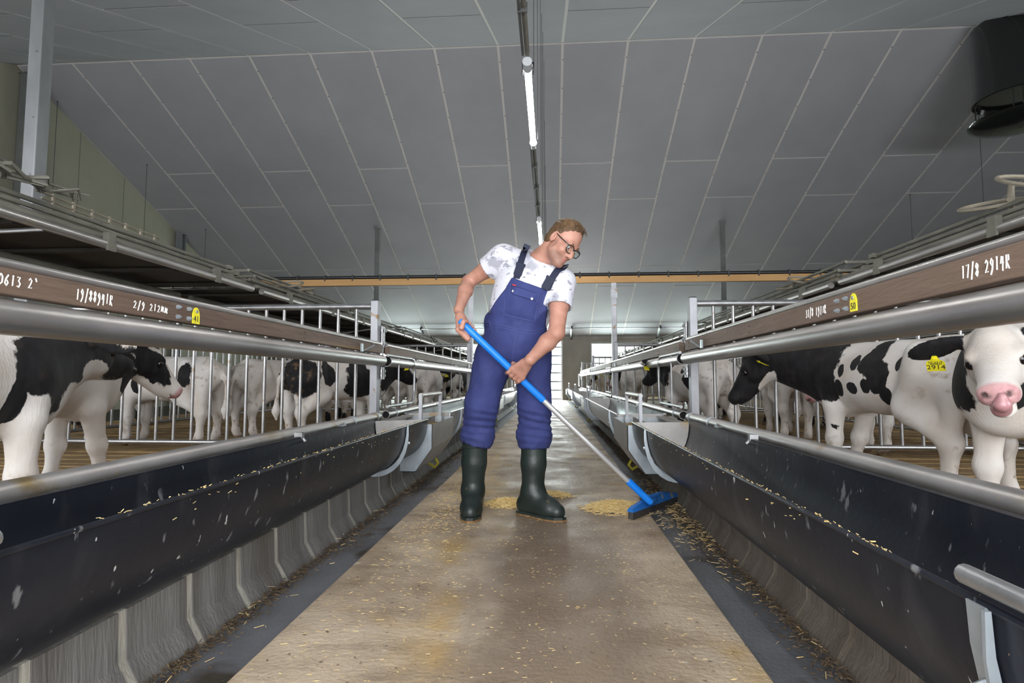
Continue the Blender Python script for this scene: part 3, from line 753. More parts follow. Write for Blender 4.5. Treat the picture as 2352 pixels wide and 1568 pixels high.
# feed troughs: bent steel sheet, U section
def trough(side, y0, y1, m, label, straps):
    S = SIDE[side]; (xf, zf), (xb, zb) = S['rf'], S['rb']; D = S['depth']
    e = empty('feed_trough', ((xf + xb) / 2, y0, zf - D), 0, label, 'trough', 'feed troughs')
    ox, oz = (xf + xb) / 2, zf - D
    hw = abs(xb - xf) / 2
    pr = []
    N = 18
    for i in range(N + 1):
        a = math.pi * i / N
        u = -math.cos(a); v = math.sin(a)
        xx = side * hw * (abs(u) ** .92) * (1 if u > 0 else -1)
        zz = (zf - oz) + ((zb - zf) * (u + 1) / 2) - D * (v ** .9 if v > 1e-6 else 0)
        pr.append((xx, zz))
    t = .006
    inn = []
    for i, (a, b) in enumerate(pr):
        p0 = pr[max(0, i - 1)]; p1 = pr[min(N, i + 1)]
        tx, tz = p1[0] - p0[0], p1[1] - p0[1]; l = math.hypot(tx, tz)
        nx, nz = -tz / l, tx / l
        if nz < 0 and 0 < i < N: nx, nz = -nx, -nz
        if i in (0, N): nx, nz = (side if i == 0 else -side), 0
        inn.append((a + nx * t, b + nz * t))
    b = MB(); n = N + 1; L = y1 - y0
    ys = [0, L]
    vs = []
    for yy in ys:
        vs += [(a, yy, c) for a, c in pr] + [(a, yy, c) for a, c in inn]
    k = 2 * n; fs = []
    for i in range(N):
        fs.append((i, i + 1, k + i + 1, k + i)); fs.append((n + i + 1, n + i, k + n + i, k + n + i + 1))
        for o in (0, k): fs.append((o + i, o + i + 1, o + n + i + 1, o + n + i) if o else (i + 1, i, n + i, n + i + 1))
    fs.append((0, k, k + n, n)); fs.append((N, n + N, k + n + N, k + N))
    b.add(vs, fs); b.build('body', m, e, smooth=True)
    # rolled front rim, back flange up to the pipe
    r = MB(); r.tube((pr[0][0], 0, pr[0][1]), (pr[0][0], L, pr[0][1]), .006, 8); r.build('front_rim', m, e, smooth=True)
    r = MB(); r.bbox(pr[-1][0] - side * .004, pr[-1][0] + side * .022, 0, L, pr[-1][1] - .004, pr[-1][1] + .006); r.build('back_flange', m, e)
    for ys_ in straps:
        # curved zinc strap hugging the outside, with an outward flange and bolts
        s = MB()
        outer = [((a) + (side * -.0 if True else 0), c) for a, c in pr]
        pts = [(a * 1.035 - side * .002, ys_ - y0, c - .006 if i > 2 else c) for i, (a, c) in enumerate(outer)][0:N - 1]
        nor = [(-(p[0]), 0, -(.14) + (p[2] - .14) * -0.0 - .2 * (i / N)) for i, p in enumerate(pts)]
        s.ribbon(pts, .034, .005, nor); s.build('strap', M_strap, e, smooth=True)
        fl = MB(); prev = None
        for i, p in enumerate(pts):
            q = Vector(p); d = Vector((p[0], 0, p[2] - (zf - oz))).normalized()
            w = .008 + .022 * math.sin(math.pi * min(1, i / (N - 3)))
            fl.v += [tuple(q + Vector((0, -.028, 0))), tuple(q + Vector((0, -.028, 0)) + d * w), tuple(q + Vector((0, -.022, 0)) + d * w), tuple(q + Vector((0, -.022, 0)))]
            if i:
                o = (i - 1) * 4
                for j in range(4): fl.f.append((o + j, o + (j + 1) % 4, o + 4 + (j + 1) % 4, o + 4 + j)); fl.m.append(0)
        fl.build('strap_flange', M_strap, e)
        for i in (2, 7):
            p = pts[i]; d = Vector((p[0], 0, p[2] - (zf - oz) + .02)).normalized()
            bo = MB(); bo.tube(p, Vector(p) + d * .022, .009, 8); bo.build('bolt', M_strap, e)
    for q in (.35, .75):
        c = MB(); yy = L * q
        c.box((pr[-1][0] + side * .012, yy, pr[-1][1] + .012), (.04, .03, .03)); c.path([(pr[-1][0] - side * .02, yy, pr[-1][1] - .02), (pr[-1][0] + side * .02, yy + .01, pr[-1][1] + .016), (pr[-1][0] + side * .05, yy + .05, pr[-1][1] + .014)], .007, 6); c.build('clamp', M_galv, e)
    # end plates, set in a little
    for yy in (.012, L - .012):
        ep = MB(); lo = [(a * .97, c) for a, c in inn]
        ep.add([(a, yy - .003, c) for a, c in lo] + [(a, yy + .003, c) for a, c in lo], [tuple(range(n)), tuple(range(2 * n - 1, n - 1, -1))] + [(i, (i + 1) % n, n + (i + 1) % n, n + i) for i in range(n)])
        ep.build('end_plate', M_box, e)
    return e
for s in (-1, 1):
    trough(s, -.75, 4.0, M_trough, 'nearest steel feed trough with dark reflections in its colour along the %s side of the aisle, spattered with feed' % SN[s], (.80, 3.42))
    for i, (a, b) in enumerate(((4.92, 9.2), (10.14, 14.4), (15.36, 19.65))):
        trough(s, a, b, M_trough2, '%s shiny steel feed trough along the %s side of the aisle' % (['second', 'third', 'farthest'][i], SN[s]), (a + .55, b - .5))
# feed push bar lying along the near right strap
for s in (-1, 1):
    S_ = SIDE[s]; ht = MB(); ht.tube((S_['rf'][0], .05, S_['rf'][1] + .028), (S_['rf'][0], .83 if s > 0 else .855, S_['rf'][1] + .028), .0135, 12)
    tag(ht.build('rim_bar', M_galv, None, True), 'short steel bar over the rim of the %s trough at the picture edge' % SN[s], 'bar', 'rim bars')

# water boxes between the troughs at every divider
def water_box(side, di):
    S = SIDE[side]; y0 = DIV_Y[di] - .41; y1 = DIV_Y[di] + .46; ai = -side
    xf = S['rf'][0] + ai * .03; xb = S['rb'][0]; zt = .447
    e = empty('water_box', (xf, y0, .11), 0, '%s steel drinking box between the %s troughs with a roller bar on top' % (ORD[di], SN[side]), 'box', 'drinking boxes')
    L = y1 - y0
    W = abs(xb - xf)
    def X(u): return side * u
    pr = [(X(0), zt - .11), (X(0), zt - .11 - .17), (X(.12), .0), (X(W - .04), .0), (X(W), .12), (X(W), zt - .11)]
    b = MB(); t = .004
    b.prism([pr[0], pr[1], (pr[1][0] + X(t), pr[1][1]), (pr[0][0] + X(t), pr[0][1])], 0, L)
    fo = b.build('front_plate', M_box, e)
    b = MB(); b.prism([pr[1], pr[2], (pr[2][0], pr[2][1] + t), (pr[1][0] + X(t), pr[1][1])], 0, L); b.prism([pr[2], pr[3], (pr[3][0], t), (pr[2][0], t)], 0, L); b.prism([pr[3], pr[4], pr[5], (pr[5][0] - X(t), pr[5][1]), (pr[4][0] - X(t), pr[4][1])], 0, L)
    b.build('hull', M_box, e)
    for yy in (0, L - .004):
        b = MB(); b.prism(pr, yy, yy + .004); b.build('side_plate', M_strap, e)
    b = MB(); b.prism([(X(.004), zt - .16), (X(W - .004), zt - .16), (X(W - .004), zt - .155), (X(.004), zt - .155)], .004, L - .004); b.build('feed_layer', M_feed, e)
    b = MB(); b.bbox(X(.16), X(.165), .0, L, zt - .20, zt - .105); b.build('partition', M_box, e)
    b = MB(); b.bbox(X(W - .06), X(W + .02), -.02, L + .02, zt - .112, zt - .10); b.build('shelf', M_box, e)
    xr = X(.10); zr = .64 - .11
    for yy in (.06, L - .08):
        u = MB(); u.box((xr, yy, (zr + zt - .11 - .06) / 2), (.022, .028, zr - (zt - .11) + .10)); u.build('upright', M_postsq, e)
        u = MB(); u.box((xr, yy, zt - .11 - .012), (.035, .045, .05)); u.build('foot_clamp', M_strap, e)
    r = MB(); r.tube((xr + X(.004), .075, zr + .01), (xr + X(.004), L - .075, zr + .01), .0165, 14); r.build('roller', M_lowpipe, e, smooth=True)
    h = MB(); h.path([(X(.12), L - .16, .002), (X(.10), L - .15, -.04), (X(.13), L - .12, -.08), (X(.2), L - .08, -.05)], .011, 8); h.build('hose', M_hose, e, smooth=True)
for di in range(4):
    for s in (-1, 1): water_box(s, di)

# overhead racks along both pens, dark decks under stacks of pipe gates
RACK = {-1: (-2.42, 1.50), 1: (2.19, 1.50)}
def rack(side, bi):
    x, z = RACK[side]; y0 = [-.6, 4.55, 9.77, 14.99][bi]; y1 = [4.40, 9.62, 14.84, 20.0][bi]; L = y1 - y0; W = 1.75
    e = empty('overhead_rack', (x, y0, z), 0, '%s length of the %s overhead rack with a dark deck over the pen' % (ORD[bi], SN[side]), 'rack', 'overhead racks')
    p = MB(); p.tube((0, 0, 0), (0, L, 0), .024, 12); p.build('edge_pipe', M_pipe, e, smooth=True)
    p = MB(); p.tube((side * .05, 0, .045), (side * .05, L, .045), .016, 8); p.build('upper_pipe', M_dusty, e, smooth=True)
    for k, xx in enumerate((.62, 1.25)):
        p = MB(); p.tube((side * xx, 0, -.045), (side * xx, L, -.045), .022, 10); p.build('long_pipe', M_dusty, e, smooth=True)
        p = MB(); p.bbox(side * (xx + .10), side * (xx + .17), 0, L, -.13, -.02); p.build('timber', M_rackwood, e)
    p = MB(); p.bbox(side * .05, side * W, 0, L, .022, .034); p.build('deck', M_deck, e)
    n = 9
    for k in range(n):
        p = MB(); yy = .2 + k * (L - .4) / (n - 1); p.box((side * (W / 2 + .05), yy, .008), (W - .12, .045, .02)); p.build('deck_batten', M_deck, e)
    for k in range(5):
        yy = .5 + k * (L - 1.0) / 4
        p = MB(); p.box((-side * .006, yy, .03), (.036, .05, .07)); p.box((-side * .02, yy, -.01), (.012, .06, .05)); p.build('clamp', M_black if False else M_dusty, e)
    yy = L * .55
    p = MB(); p.tube((side * .62, yy, -.07), (side * .62, yy, PEN_Z - z), .024, 10); p.build('support_post', M_postsq, e, smooth=True)
    p = MB(); p.path([(0, yy + .35, -.02), (side * .62, yy, -.15), (side * 1.25, yy - .15, -.06)], .011, 8); p.build('cross_brace', M_galv, e, smooth=True)
for bi in range(4):
    for s in (-1, 1): rack(s, bi)
# stored pipe gates on the racks (one built, the rest copies)
def stored_gate(L):
    e = empty('stored_gate', (0, 0, 0), 0, 'x', 'gate')
    for k in range(5):
        p = MB(); p.tube((k * .19, 0, 0), (k * .19, L, 0), .0135, 8); p.build('rail', M_dusty, e, smooth=True)
    for yy in (0.02, L - .02):
        p = MB(); p.tube((-.02, yy, 0), (.80, yy, 0), .012, 6); p.build('end_bar', M_dusty, e, smooth=True)
    p = MB(); p.box((-.02, L - .03, 0), (.04, .05, .03)); p.build('hook', M_dusty, e)
    return e
proto = stored_gate(2.3); first = True
rnd = random.Random(11)
for s in (-1, 1):
    for bi in range(4):
        for half in range(2):
            x, z = RACK[s]
            y0 = [-.6, 4.55, 9.77, 14.99][bi] + half * 2.5 + .1
            if bi == 0 and half == 0 and s < 0: nl = 5
            else: nl = rnd.choice((3, 4, 4))
            for k in range(nl):
                g = proto if first else copy_tree(proto); first = False
                g.location = (x + s * (.10 + rnd.uniform(0, .05) + .02 * k), y0 + rnd.uniform(-.05, .12), z + .080 + k * .041)
                g.scale = (s, 1, 1)
                tag(g, 'dusty pipe gate, %s, %s stack on the %s overhead rack' % (['bottom layer', 'second layer', 'third layer', 'fourth layer', 'top layer'][k], ['first', 'second', 'third', 'fourth', 'fifth', 'sixth', 'seventh', 'eighth'][bi * 2 + half], SN[s]), 'gate', 'gates stacked on the racks')
# loose things on the racks
def hoop(x, y, z, r, label, tilt):
    e = empty('feed_hoop', (x, y, z), 0, label, 'hoop', 'hoops on the racks')
    for k, (dy, tz) in enumerate(((0, tilt), (.28, tilt * .6))):
        pts = [(r * .9 * math.cos(R(a)), dy + r * math.sin(R(a)), .02 + tz * (1 + math.sin(R(a + 40 * k))) * .5) for a in range(0, 360, 20)]
        m = MB(); m.path(pts, .011, 6, closed=True); m.build('ring', M_dustwood, e, smooth=True)
    m = MB(); m.path([(-r * .8, 0, .01), (0, .14, tilt * .8), (r * .8, .3, .02)], .014, 6); m.build('tie_bar', M_dustwood, e)
hoop(2.42, 2.95, 1.655, .15, 'pair of pale bent hoops lying on top of the right rack at the picture edge', .16)
hoop(2.42, 5.55, 1.645, .15, 'small heap of bent hoops on the right rack behind the gate post', .11)
hoop(-2.62, 5.45, 1.645, .15, 'bundle of bent hoops on the left rack beyond the man-high gate', .11)
e = empty('lattice_panel', (-2.66, 2.78, 1.665), 0, 'pale lattice panel leaning on the pipe stack of the left rack', 'panel')
for k in range(3):
    m = MB(); m.tube((0, -.05, .02 + .03 * k), (0, .85, .0 + .03 * k), .006, 6); m.build('rail', M_dustwood, e)
for k in range(7):
    m = MB(); m.box((0, .02 + k * .13, .04 - k * .003), (.012, .012, .10)); m.build('slat', M_dustwood, e)
e = empty('netting_bundle', (-2.50, 2.42, 1.70), 0, 'crumpled grey netting bundle on the left rack near the column', 'bundle')
rn = random.Random(4)
for k in range(5):
    pts = [(rn.uniform(-.08, .08), -.35 + i * .09, rn.uniform(0, .05)) for i in range(9)]
    m = MB(); m.path(pts, [.004 + .006 * math.sin(math.pi * i / 8) for i in range(9)], 6); m.build('fold', M_dusty, e, smooth=True)
# ================================================================== smooth bodies: signed distance field -> one continuous mesh
class Body:
    """union of round cones and ellipsoids, blended; meshed with surface nets"""
    def __init__(s, lo, hi, res):
        s.res = res; s.lo = np.array(lo, float)
        s.n = np.ceil((np.array(hi, float) - s.lo) / res).astype(int) + 1
        s.F = np.full(tuple(s.n), 9.0, np.float32)
        s.ax = [(s.lo[i] + res * np.arange(s.n[i])).astype(np.float32) for i in range(3)]
    def _blk(s, a, b, pad):
        sl = []
        for i in range(3):
            i0 = max(0, int((a[i] - pad - s.lo[i]) / s.res)); i1 = min(s.n[i], int((b[i] + pad - s.lo[i]) / s.res) + 2)
            if i1 <= i0: return None
            sl.append(slice(i0, i1))
        g = np.meshgrid(s.ax[0][sl[0]], s.ax[1][sl[1]], s.ax[2][sl[2]], indexing='ij')
        return tuple(sl), g
    def _mix(s, sl, d, k, op):
        f = s.F[sl]
        if op == 'u':
            if k > 0:
                h = np.clip(.5 + .5 * (f - d) / k, 0, 1)
                s.F[sl] = f * (1 - h) + d * h - k * h * (1 - h)
            else: s.F[sl] = np.minimum(f, d)
        elif op == 's':
            if k > 0:
                h = np.clip(.5 - .5 * (f + d) / k, 0, 1)
                s.F[sl] = f * (1 - h) - d * h + k * h * (1 - h)
            else: s.F[sl] = np.maximum(f, -d)
    def rc(s, a, b, ra, rb, k=.02, op='u', sq=None):
        a = np.array(a, float); b = np.array(b, float); m = max(ra, rb)
        blk = s._blk(np.minimum(a, b) - m, np.maximum(a, b) + m, k + 3 * s.res)
        if blk is None: return s
        sl, (X, Y, Z) = blk; ab = b - a; L = float(ab @ ab) + 1e-12
        px, py, pz = X - a[0], Y - a[1], Z - a[2]
        t = np.clip((px * ab[0] + py * ab[1] + pz * ab[2]) / L, 0, 1)
        d = np.sqrt((px - t * ab[0]) ** 2 + (py - t * ab[1]) ** 2 + (pz - t * ab[2]) ** 2) - (ra + (rb - ra) * t)
        s._mix(sl, d.astype(np.float32), k, op); return s
    def chain(s, pts, rs, k=.02, op='u'):
        for i in range(len(pts) - 1): s.rc(pts[i], pts[i + 1], rs[i], rs[i + 1], k, op)
        return s
    def el(s, c, r, M=None, k=.02, op='u'):
        c = np.array(c, float); r = np.array(r, float); m = r.max()
        if M is None: e = r
        else: e = np.sqrt((np.array(M, float) ** 2) @ (r ** 2))
        blk = s._blk(c - e, c + e, k + 3 * s.res)
        if blk is None: return s
        sl, (X, Y, Z) = blk
        q = [X - c[0], Y - c[1], Z - c[2]]
        if M is not None:
            M = np.array(M, float)
            q = [M[0, i] * q[0] + M[1, i] * q[1] + M[2, i] * q[2] for i in range(3)]
        k0 = np.sqrt(sum((q[i] / r[i]) ** 2 for i in range(3))); k1 = np.sqrt(sum((q[i] / r[i] ** 2) ** 2 for i in range(3))) + 1e-9
        s._mix(sl, (k0 * (k0 - 1) / k1).astype(np.float32), k, op); return s
    def half(s, p, n, k=0.0):
        """keep the side the normal n points away from"""
        n = np.array(n, float); n /= np.linalg.norm(n)
        X, Y, Z = np.meshgrid(*s.ax, indexing='ij', sparse=True)
        d = ((X - p[0]) * n[0] + (Y - p[1]) * n[1] + (Z - p[2]) * n[2]).astype(np.float32)
        if k > 0:
            h = np.clip(.5 - .5 * (d - s.F) / k, 0, 1); s.F = (d * (1 - h) + s.F * h + k * h * (1 - h)).astype(np.float32)
        else: s.F = np.maximum(s.F, d)
        return s
    def nets(s):
        F = s.F; S = F < 0
        nx, ny, nz = F.shape
        c = S[:-1, :-1, :-1].astype(np.int8)
        tot = np.zeros((nx - 1, ny - 1, nz - 1), np.int8)
        offs = [(i, j, k) for i in (0, 1) for j in (0, 1) for k in (0, 1)]
        for i, j, k in offs: tot += S[i:nx - 1 + i, j:ny - 1 + j, k:nz - 1 + k]
        act = (tot > 0) & (tot < 8)
        I = np.argwhere(act)
        vals = np.stack([F[I[:, 0] + i, I[:, 1] + j, I[:, 2] + k] for i, j, k in offs], 1).astype(float)
        acc = np.zeros((len(I), 3)); cnt = np.zeros(len(I))
        for a in range(8):
            for b in range(a + 1, 8):
                oa, ob = np.array(offs[a]), np.array(offs[b])
                if np.abs(oa - ob).sum() != 1: continue
                va, vb = vals[:, a], vals[:, b]
                m = (va < 0) != (vb < 0)
                t = np.where(m, va / np.where(m, va - vb, 1), 0)
                p = oa[None] + t[:, None] * (ob - oa)[None]
                acc += p * m[:, None]; cnt += m
        V = s.lo + (I + acc / cnt[:, None]) * s.res
        idx = np.full(act.shape, -1, np.int64); idx[tuple(I.T)] = np.arange(len(I))
        faces = []
        for ax in range(3):
            sa = [slice(None)] * 3; sb = [slice(None)] * 3
            sa[ax] = slice(0, -1); sb[ax] = slice(1, None)
            A, B = S[tuple(sa)], S[tuple(sb)]
            E = np.argwhere(A != B)
            u, v = (ax + 1) % 3, (ax + 2) % 3
            ok = (E[:, u] > 0) & (E[:, v] > 0) & (E[:, u] < F.shape[u] - 1) & (E[:, v] < F.shape[v] - 1)
            E = E[ok]
            inside = A[tuple(E.T)]
            def cell(du, dv):
                q = E.copy(); q[:, u] -= du; q[:, v] -= dv
                return idx[tuple(q.T)]
            f = np.stack([cell(1, 1), cell(0, 1), cell(0, 0), cell(1, 0)], 1)
            f[~inside] = f[~inside][:, ::-1]
            faces.append(f)
        return V, np.concatenate(faces)
def grid_mesh(name, V, Fc, m, smooth_it=2, attrs=None):
    Fc = Fc[(Fc >= 0).all(1)]
    if smooth_it:
        e = np.concatenate([Fc[:, [0, 1]], Fc[:, [1, 2]], Fc[:, [2, 3]], Fc[:, [3, 0]]])
        for it in range(smooth_it):
            acc = np.zeros_like(V); cnt = np.zeros(len(V))
            for a, b in ((0, 1), (1, 0)):
                np.add.at(acc, e[:, a], V[e[:, b]]); np.add.at(cnt, e[:, a], 1)
            V = V + .5 * (acc / np.maximum(cnt, 1)[:, None] - V)
    me = bpy.data.meshes.new(name)
    me.vertices.add(len(V)); me.vertices.foreach_set('co', V.astype(np.float32).ravel())
    me.loops.add(len(Fc) * 4); me.loops.foreach_set('vertex_index', Fc.astype(np.int32).ravel())
    me.polygons.add(len(Fc)); me.polygons.foreach_set('loop_start', np.arange(0, len(Fc) * 4, 4, dtype=np.int32))
    me.polygons.foreach_set('use_smooth', np.ones(len(Fc), bool))
    me.update(calc_edges=True); me.validate()
    if m is not None: me.materials.append(m)
    for k, fn in (attrs or {}).items():
        a = me.attributes.new(k, 'FLOAT', 'POINT'); a.data.foreach_set('value', fn(V).astype(np.float32))
    return me
# ================================================================== calves
def attr(nt, name):
    a = _n(nt, 'ShaderNodeAttribute'); a.attribute_name = name; return a.outputs['Fac']
def calf_material():
    m = bpy.data.materials.new('calf_coat'); m.use_nodes = True
    nt = m.node_tree; b = nt.nodes['Principled BSDF']; L = nt.links.new
    tc = _n(nt, 'ShaderNodeTexCoord')
    def noise(sc, det=4, st=None):
        n = _n(nt, 'ShaderNodeTexNoise'); n.inputs['Scale'].default_value = sc; n.inputs['Detail'].default_value = det
        if st:
            mp = _n(nt, 'ShaderNodeMapping'); mp.inputs['Scale'].default_value = st; L(tc.outputs['Object'], mp.inputs[0]); L(mp.outputs[0], n.inputs[0])
        else: L(tc.outputs['Object'], n.inputs[0])
        return n.outputs[0]
    def math_(op, a, bb=None):
        n = _n(nt, 'ShaderNodeMath'); n.operation = op
        for i, v in enumerate((a, bb)):
            if v is None: continue
            if isinstance(v, (int, float)): n.inputs[i].default_value = v
            else: L(v, n.inputs[i])
        return n.outputs[0]
    def step(v, lo, hi):
        n = _n(nt, 'ShaderNodeMapRange'); n.inputs[1].default_value = lo; n.inputs[2].default_value = hi; L(v, n.inputs[0]); return n.outputs[0]
    def mix(f, a, c):
        n = _n(nt, 'ShaderNodeMixRGB'); L(f, n.inputs[0])
        for i, v in ((1, a), (2, c)):
            if isinstance(v, tuple): n.inputs[i].default_value = (*v, 1)
            else: L(v, n.inputs[i])
        return n.outputs[0]
    fuzz = math_('MULTIPLY', math_('SUBTRACT', noise(55, 5, (1, 1, .45)), .5), .34)
    fuzz2 = math_('MULTIPLY', math_('SUBTRACT', noise(14, 3), .5), .30)
    coat = step(math_('ADD', math_('ADD', attr(nt, 'coat'), fuzz), fuzz2), -.035, .035)
    white = mix(step(noise(5, 4), .35, .75), (0.72, 0.69, 0.665), (0.56, 0.49, 0.43))
    black = mix(step(noise(30, 5, (1, 1, .4)), .40, .75), (0.005, 0.005, 0.0065), (0.016, 0.015, 0.017))
    col = mix(coat, white, black)
    mudf = math_('MULTIPLY', step(noise(17, 5), .57, .70), attr(nt, 'mud'))
    col = mix(mudf, col, (0.23, 0.135, 0.06))
    col = mix(attr(nt, 'pink'), col, mix(step(noise(40, 3), .4, .7), (0.62, 0.36, 0.36), (0.50, 0.25, 0.27)))
    col = mix(attr(nt, 'dark'), col, (0.02, 0.018, 0.018))
    col = mix(attr(nt, 'hoof'), col, (0.17, 0.115, 0.065))
    L(col, b.inputs['Base Color'])
    b.inputs['Roughness'].default_value = 0.72
    b.inputs['Sheen Weight'].default_value = 0.04
    b.inputs['Specular IOR Level'].default_value = 0.3
    bp = _n(nt, 'ShaderNodeBump'); bp.inputs['Strength'].default_value = .35; bp.inputs['Distance'].default_value = .006
    L(noise(120, 4, (1, 1, .3)), bp.inputs['Height']); L(bp.outputs[0], b.inputs['Normal'])
    return m
M_calf = calf_material()
M_eye = mat('calf_eye', (0.006, 0.005, 0.006), 0.06, coat=.5)
M_tongue = mat('tongue', (0.42, 0.20, 0.22), 0.3, 0, (0.52, 0.27, 0.29), 30, 3, (.3, .7))
M_earin = mat('ear_inside', (0.16, 0.10, 0.105), .8)

BS = 0.82
def lowfreq(seed):
    r = np.random.RandomState(seed); D = r.normal(size=(7, 3)) * np.array([5, 6, 6]); ph = r.uniform(0, 6.28, 7)
    D2 = r.normal(size=(6, 3)) * 14; ph2 = r.uniform(0, 6.28, 6)
    return lambda P: np.sin(P @ D.T + ph).sum(1) / 7 * .9 + np.sin(P @ D2.T + ph2).sum(1) / 6 * .35

class CalfPose:
    def __init__(s, neck=(.72, 0, .86), hyaw=0, hpitch=-35, hroll=0, fl=(0, 0), fr=(0, 0), bl=(0, 0), br=(0, 0), hs=.95, ears=0.0, stance=.12):
        s.stance = stance; s.neck = Vector(neck); s.hyaw, s.hpitch, s.hroll = hyaw, hpitch, hroll
        s.fl, s.fr, s.bl, s.br, s.hs, s.ears = fl, fr, bl, br, hs, ears
    def frame(s):
        y, p, r = R(s.hyaw), R(s.hpitch), R(s.hroll)
        f = Vector((math.cos(p) * math.cos(y), math.cos(p) * math.sin(y), math.sin(p)))
        l = Vector((-math.sin(y), math.cos(y), 0)); u = f.cross(l)
        if r:
            q = Quaternion(f, r); l = q @ l; u = q @ u
        return f, l, u
def calf_mesh(name, pose, res, patches, whites=(), base=0.0, seed=1, nose='pink', tongue=False, mud=1.0):
    """patches: black ellipsoids (centre, radii) in body coordinates; 'h' centres are in the head frame"""
    f, l, u = pose.frame(); O = pose.neck; hs = pose.hs
    H = lambda a, b_, c: O + (f * a + l * b_ + u * c) * hs
    HM = Matrix((f, l, u)).transposed()
    B = lambda a, b_, c: Vector((a, b_, c)) * BS
    pts = [H(.45, .3, 0), H(.45, -.3, 0), H(0, .3, .15), H(0, -.3, -.2), B(-.95, -.32, -.01), B(.75, .32, 1.08)]
    for o in (pose.fl, pose.fr): pts.append(B(.42 + o[0] + .1, 0, 0))
    for o in (pose.bl, pose.br): pts.append(B(-.55 + o[0] - .12, 0, 0))
    lo = [min(p[i] for p in pts) - .04 for i in range(3)]; hi = [max(p[i] for p in pts) + .04 for i in range(3)]
    b = Body(lo, hi, res)
    k = .06
    def E(c, r, kk=k): b.el(B(*c), [q * BS for q in r], None, kk)
    E((.02, 0, .73), (.52, .235, .235)); E((.36, 0, .74), (.27, .20, .25)); E((-.44, 0, .77), (.25, .20, .20))
    b.rc(B(.42, 0, .93), B(-.50, 0, .93), .055 * BS, .055 * BS, .09)
    E((.50, 0, .66), (.16, .14, .19)); b.rc(B(.60, 0, .66), B(.42, 0, .53), .075 * BS, .06 * BS, .05)
    for sy in (-1, 1):
        b.el(B(-.36, sy * .14, .90), [.07 * BS] * 3, None, .05); b.el(B(-.63, sy * .07, .86), [.055 * BS] * 3, None, .05)
    # neck
    b.rc(B(.44, 0, .80), O - f * .02 + u * .0, .185 * BS, .098 * hs, .07)
    b.rc(B(.52, 0, .68), H(.03, 0, -.06), .145 * BS, .082 * hs, .07)
    # head
    b.el(H(.06, 0, .0), [.125 * hs, .088 * hs, .098 * hs], HM, .04)
    b.rc(H(.10, 0, .004), H(.30, 0, -.022), .082 * hs, .056 * hs, .03)
    b.rc(H(.06, 0, -.075), H(.29, 0, -.072), .055 * hs, .036 * hs, .035)
    b.el(H(.335, 0, -.035), [.058 * hs, .064 * hs, .054 * hs], HM, .025)
    b.el(H(.355, 0, -.012), [.035 * hs, .055 * hs, .032 * hs], HM, .02)
    for sy in (-1, 1):
        b.el(H(.135, sy * .073, .036), [.045 * hs, .022 * hs, .022 * hs], HM, .02)
        b.el(H(.10, sy * .062, -.045), [.07 * hs, .032 * hs, .05 * hs], HM, .03)
        b.el(H(.160, sy * .083, .012), [.022 * hs, .016 * hs, .016 * hs], HM, .008, 's')
        b.el(H(.385, sy * .033, -.012), [.014 * hs, .012 * hs, .010 * hs], HM, .006, 's')
        # ear: stalk and drooping leaf
        e0 = H(.0, sy * .075, .035); e1 = H(-.015, sy * .12, .045)
        b.rc(e0, e1, .030 * hs, .026 * hs, .02)
        dy = (l * sy * math.cos(R(12 + pose.ears)) - u * math.sin(R(12 + pose.ears))); dy.normalize()
        ez = f * .55 + u * .85; ez = (ez - dy * ez.dot(dy)).normalized(); ex = dy.cross(ez)
        b.el(e1 + dy * .085 * hs, [.105 * hs, max(.017, res * 1.15), .052 * hs], Matrix((dy, (f * .8 - u * .2 - dy * (f * .8 - u * .2).dot(dy)).normalized(), dy.cross((f * .8 - u * .2 - dy * (f * .8 - u * .2).dot(dy)).normalized()))).transposed(), .015)
    b.el(H(.06, 0, .085), [.05 * hs, .045 * hs, .03 * hs], HM, .04)
    # mouth
    if tongue:
        b.el(H(.36, 0, -.078), [.055 * hs, .05 * hs, .016 * hs], HM, .01, 's')
        b.el(H(.31, 0, -.112), [.055 * hs, .04 * hs, .02 * hs], HM, .02)
    else:
        b.el(H(.37, 0, -.066), [.06 * hs, .075 * hs, .005 + .002 * hs], HM, .008, 's')
    # legs
    for sy, o in ((1, pose.fl), (-1, pose.fr)):
        ox, oz = o; st = pose.stance
        b.chain([B(.40, sy * .11, .72), B(.39, sy * (.015 + st), .56), B(.41 + ox * .5, sy * (.005 + st), .315 + oz), B(.41 + ox, sy * st, .12 + oz), B(.445 + ox, sy * st, .035 + oz)],
                [.125 * BS, .076 * BS, .050 * BS, .036 * BS, .050 * BS], .03)
        b.el(B(.415 + ox * .5, sy * (.005 + st), .30 + oz), [.058 * BS, .056 * BS, .065 * BS], None, .02)
        b.el(B(.41 + ox, sy * st, .115 + oz), [.047 * BS, .044 * BS, .042 * BS], None, .015)
        b.rc(B(.45 + ox, sy * st, .05 + oz), B(.465 + ox, sy * st, .022 + oz), .042 * BS, .052 * BS, .01)
    for sy, o in ((1, pose.bl), (-1, pose.br)):
        ox, oz = o
        b.chain([B(-.43, sy * .12, .76), B(-.32, sy * .145, .57), B(-.55 + ox * .6, sy * .13, .37), B(-.53 + ox, sy * .13, .12), B(-.49 + ox, sy * .13, .035)],
                [.165 * BS, .112 * BS, .054 * BS, .036 * BS, .050 * BS], .045)
        b.rc(B(-.57, sy * .115, .70), B(-.56 + ox * .6, sy * .13, .40), .09 * BS, .035 * BS, .04)
        b.el(B(-.57 + ox * .6, sy * .13, .375), [.05 * BS, .042 * BS, .06 * BS], None, .02)
        b.el(B(-.53 + ox, sy * .13, .115), [.047 * BS, .044 * BS, .042 * BS], None, .015)
        b.rc(B(-.485 + ox, sy * .13, .05), B(-.47 + ox, sy * .13, .022), .042 * BS, .052 * BS, .01)
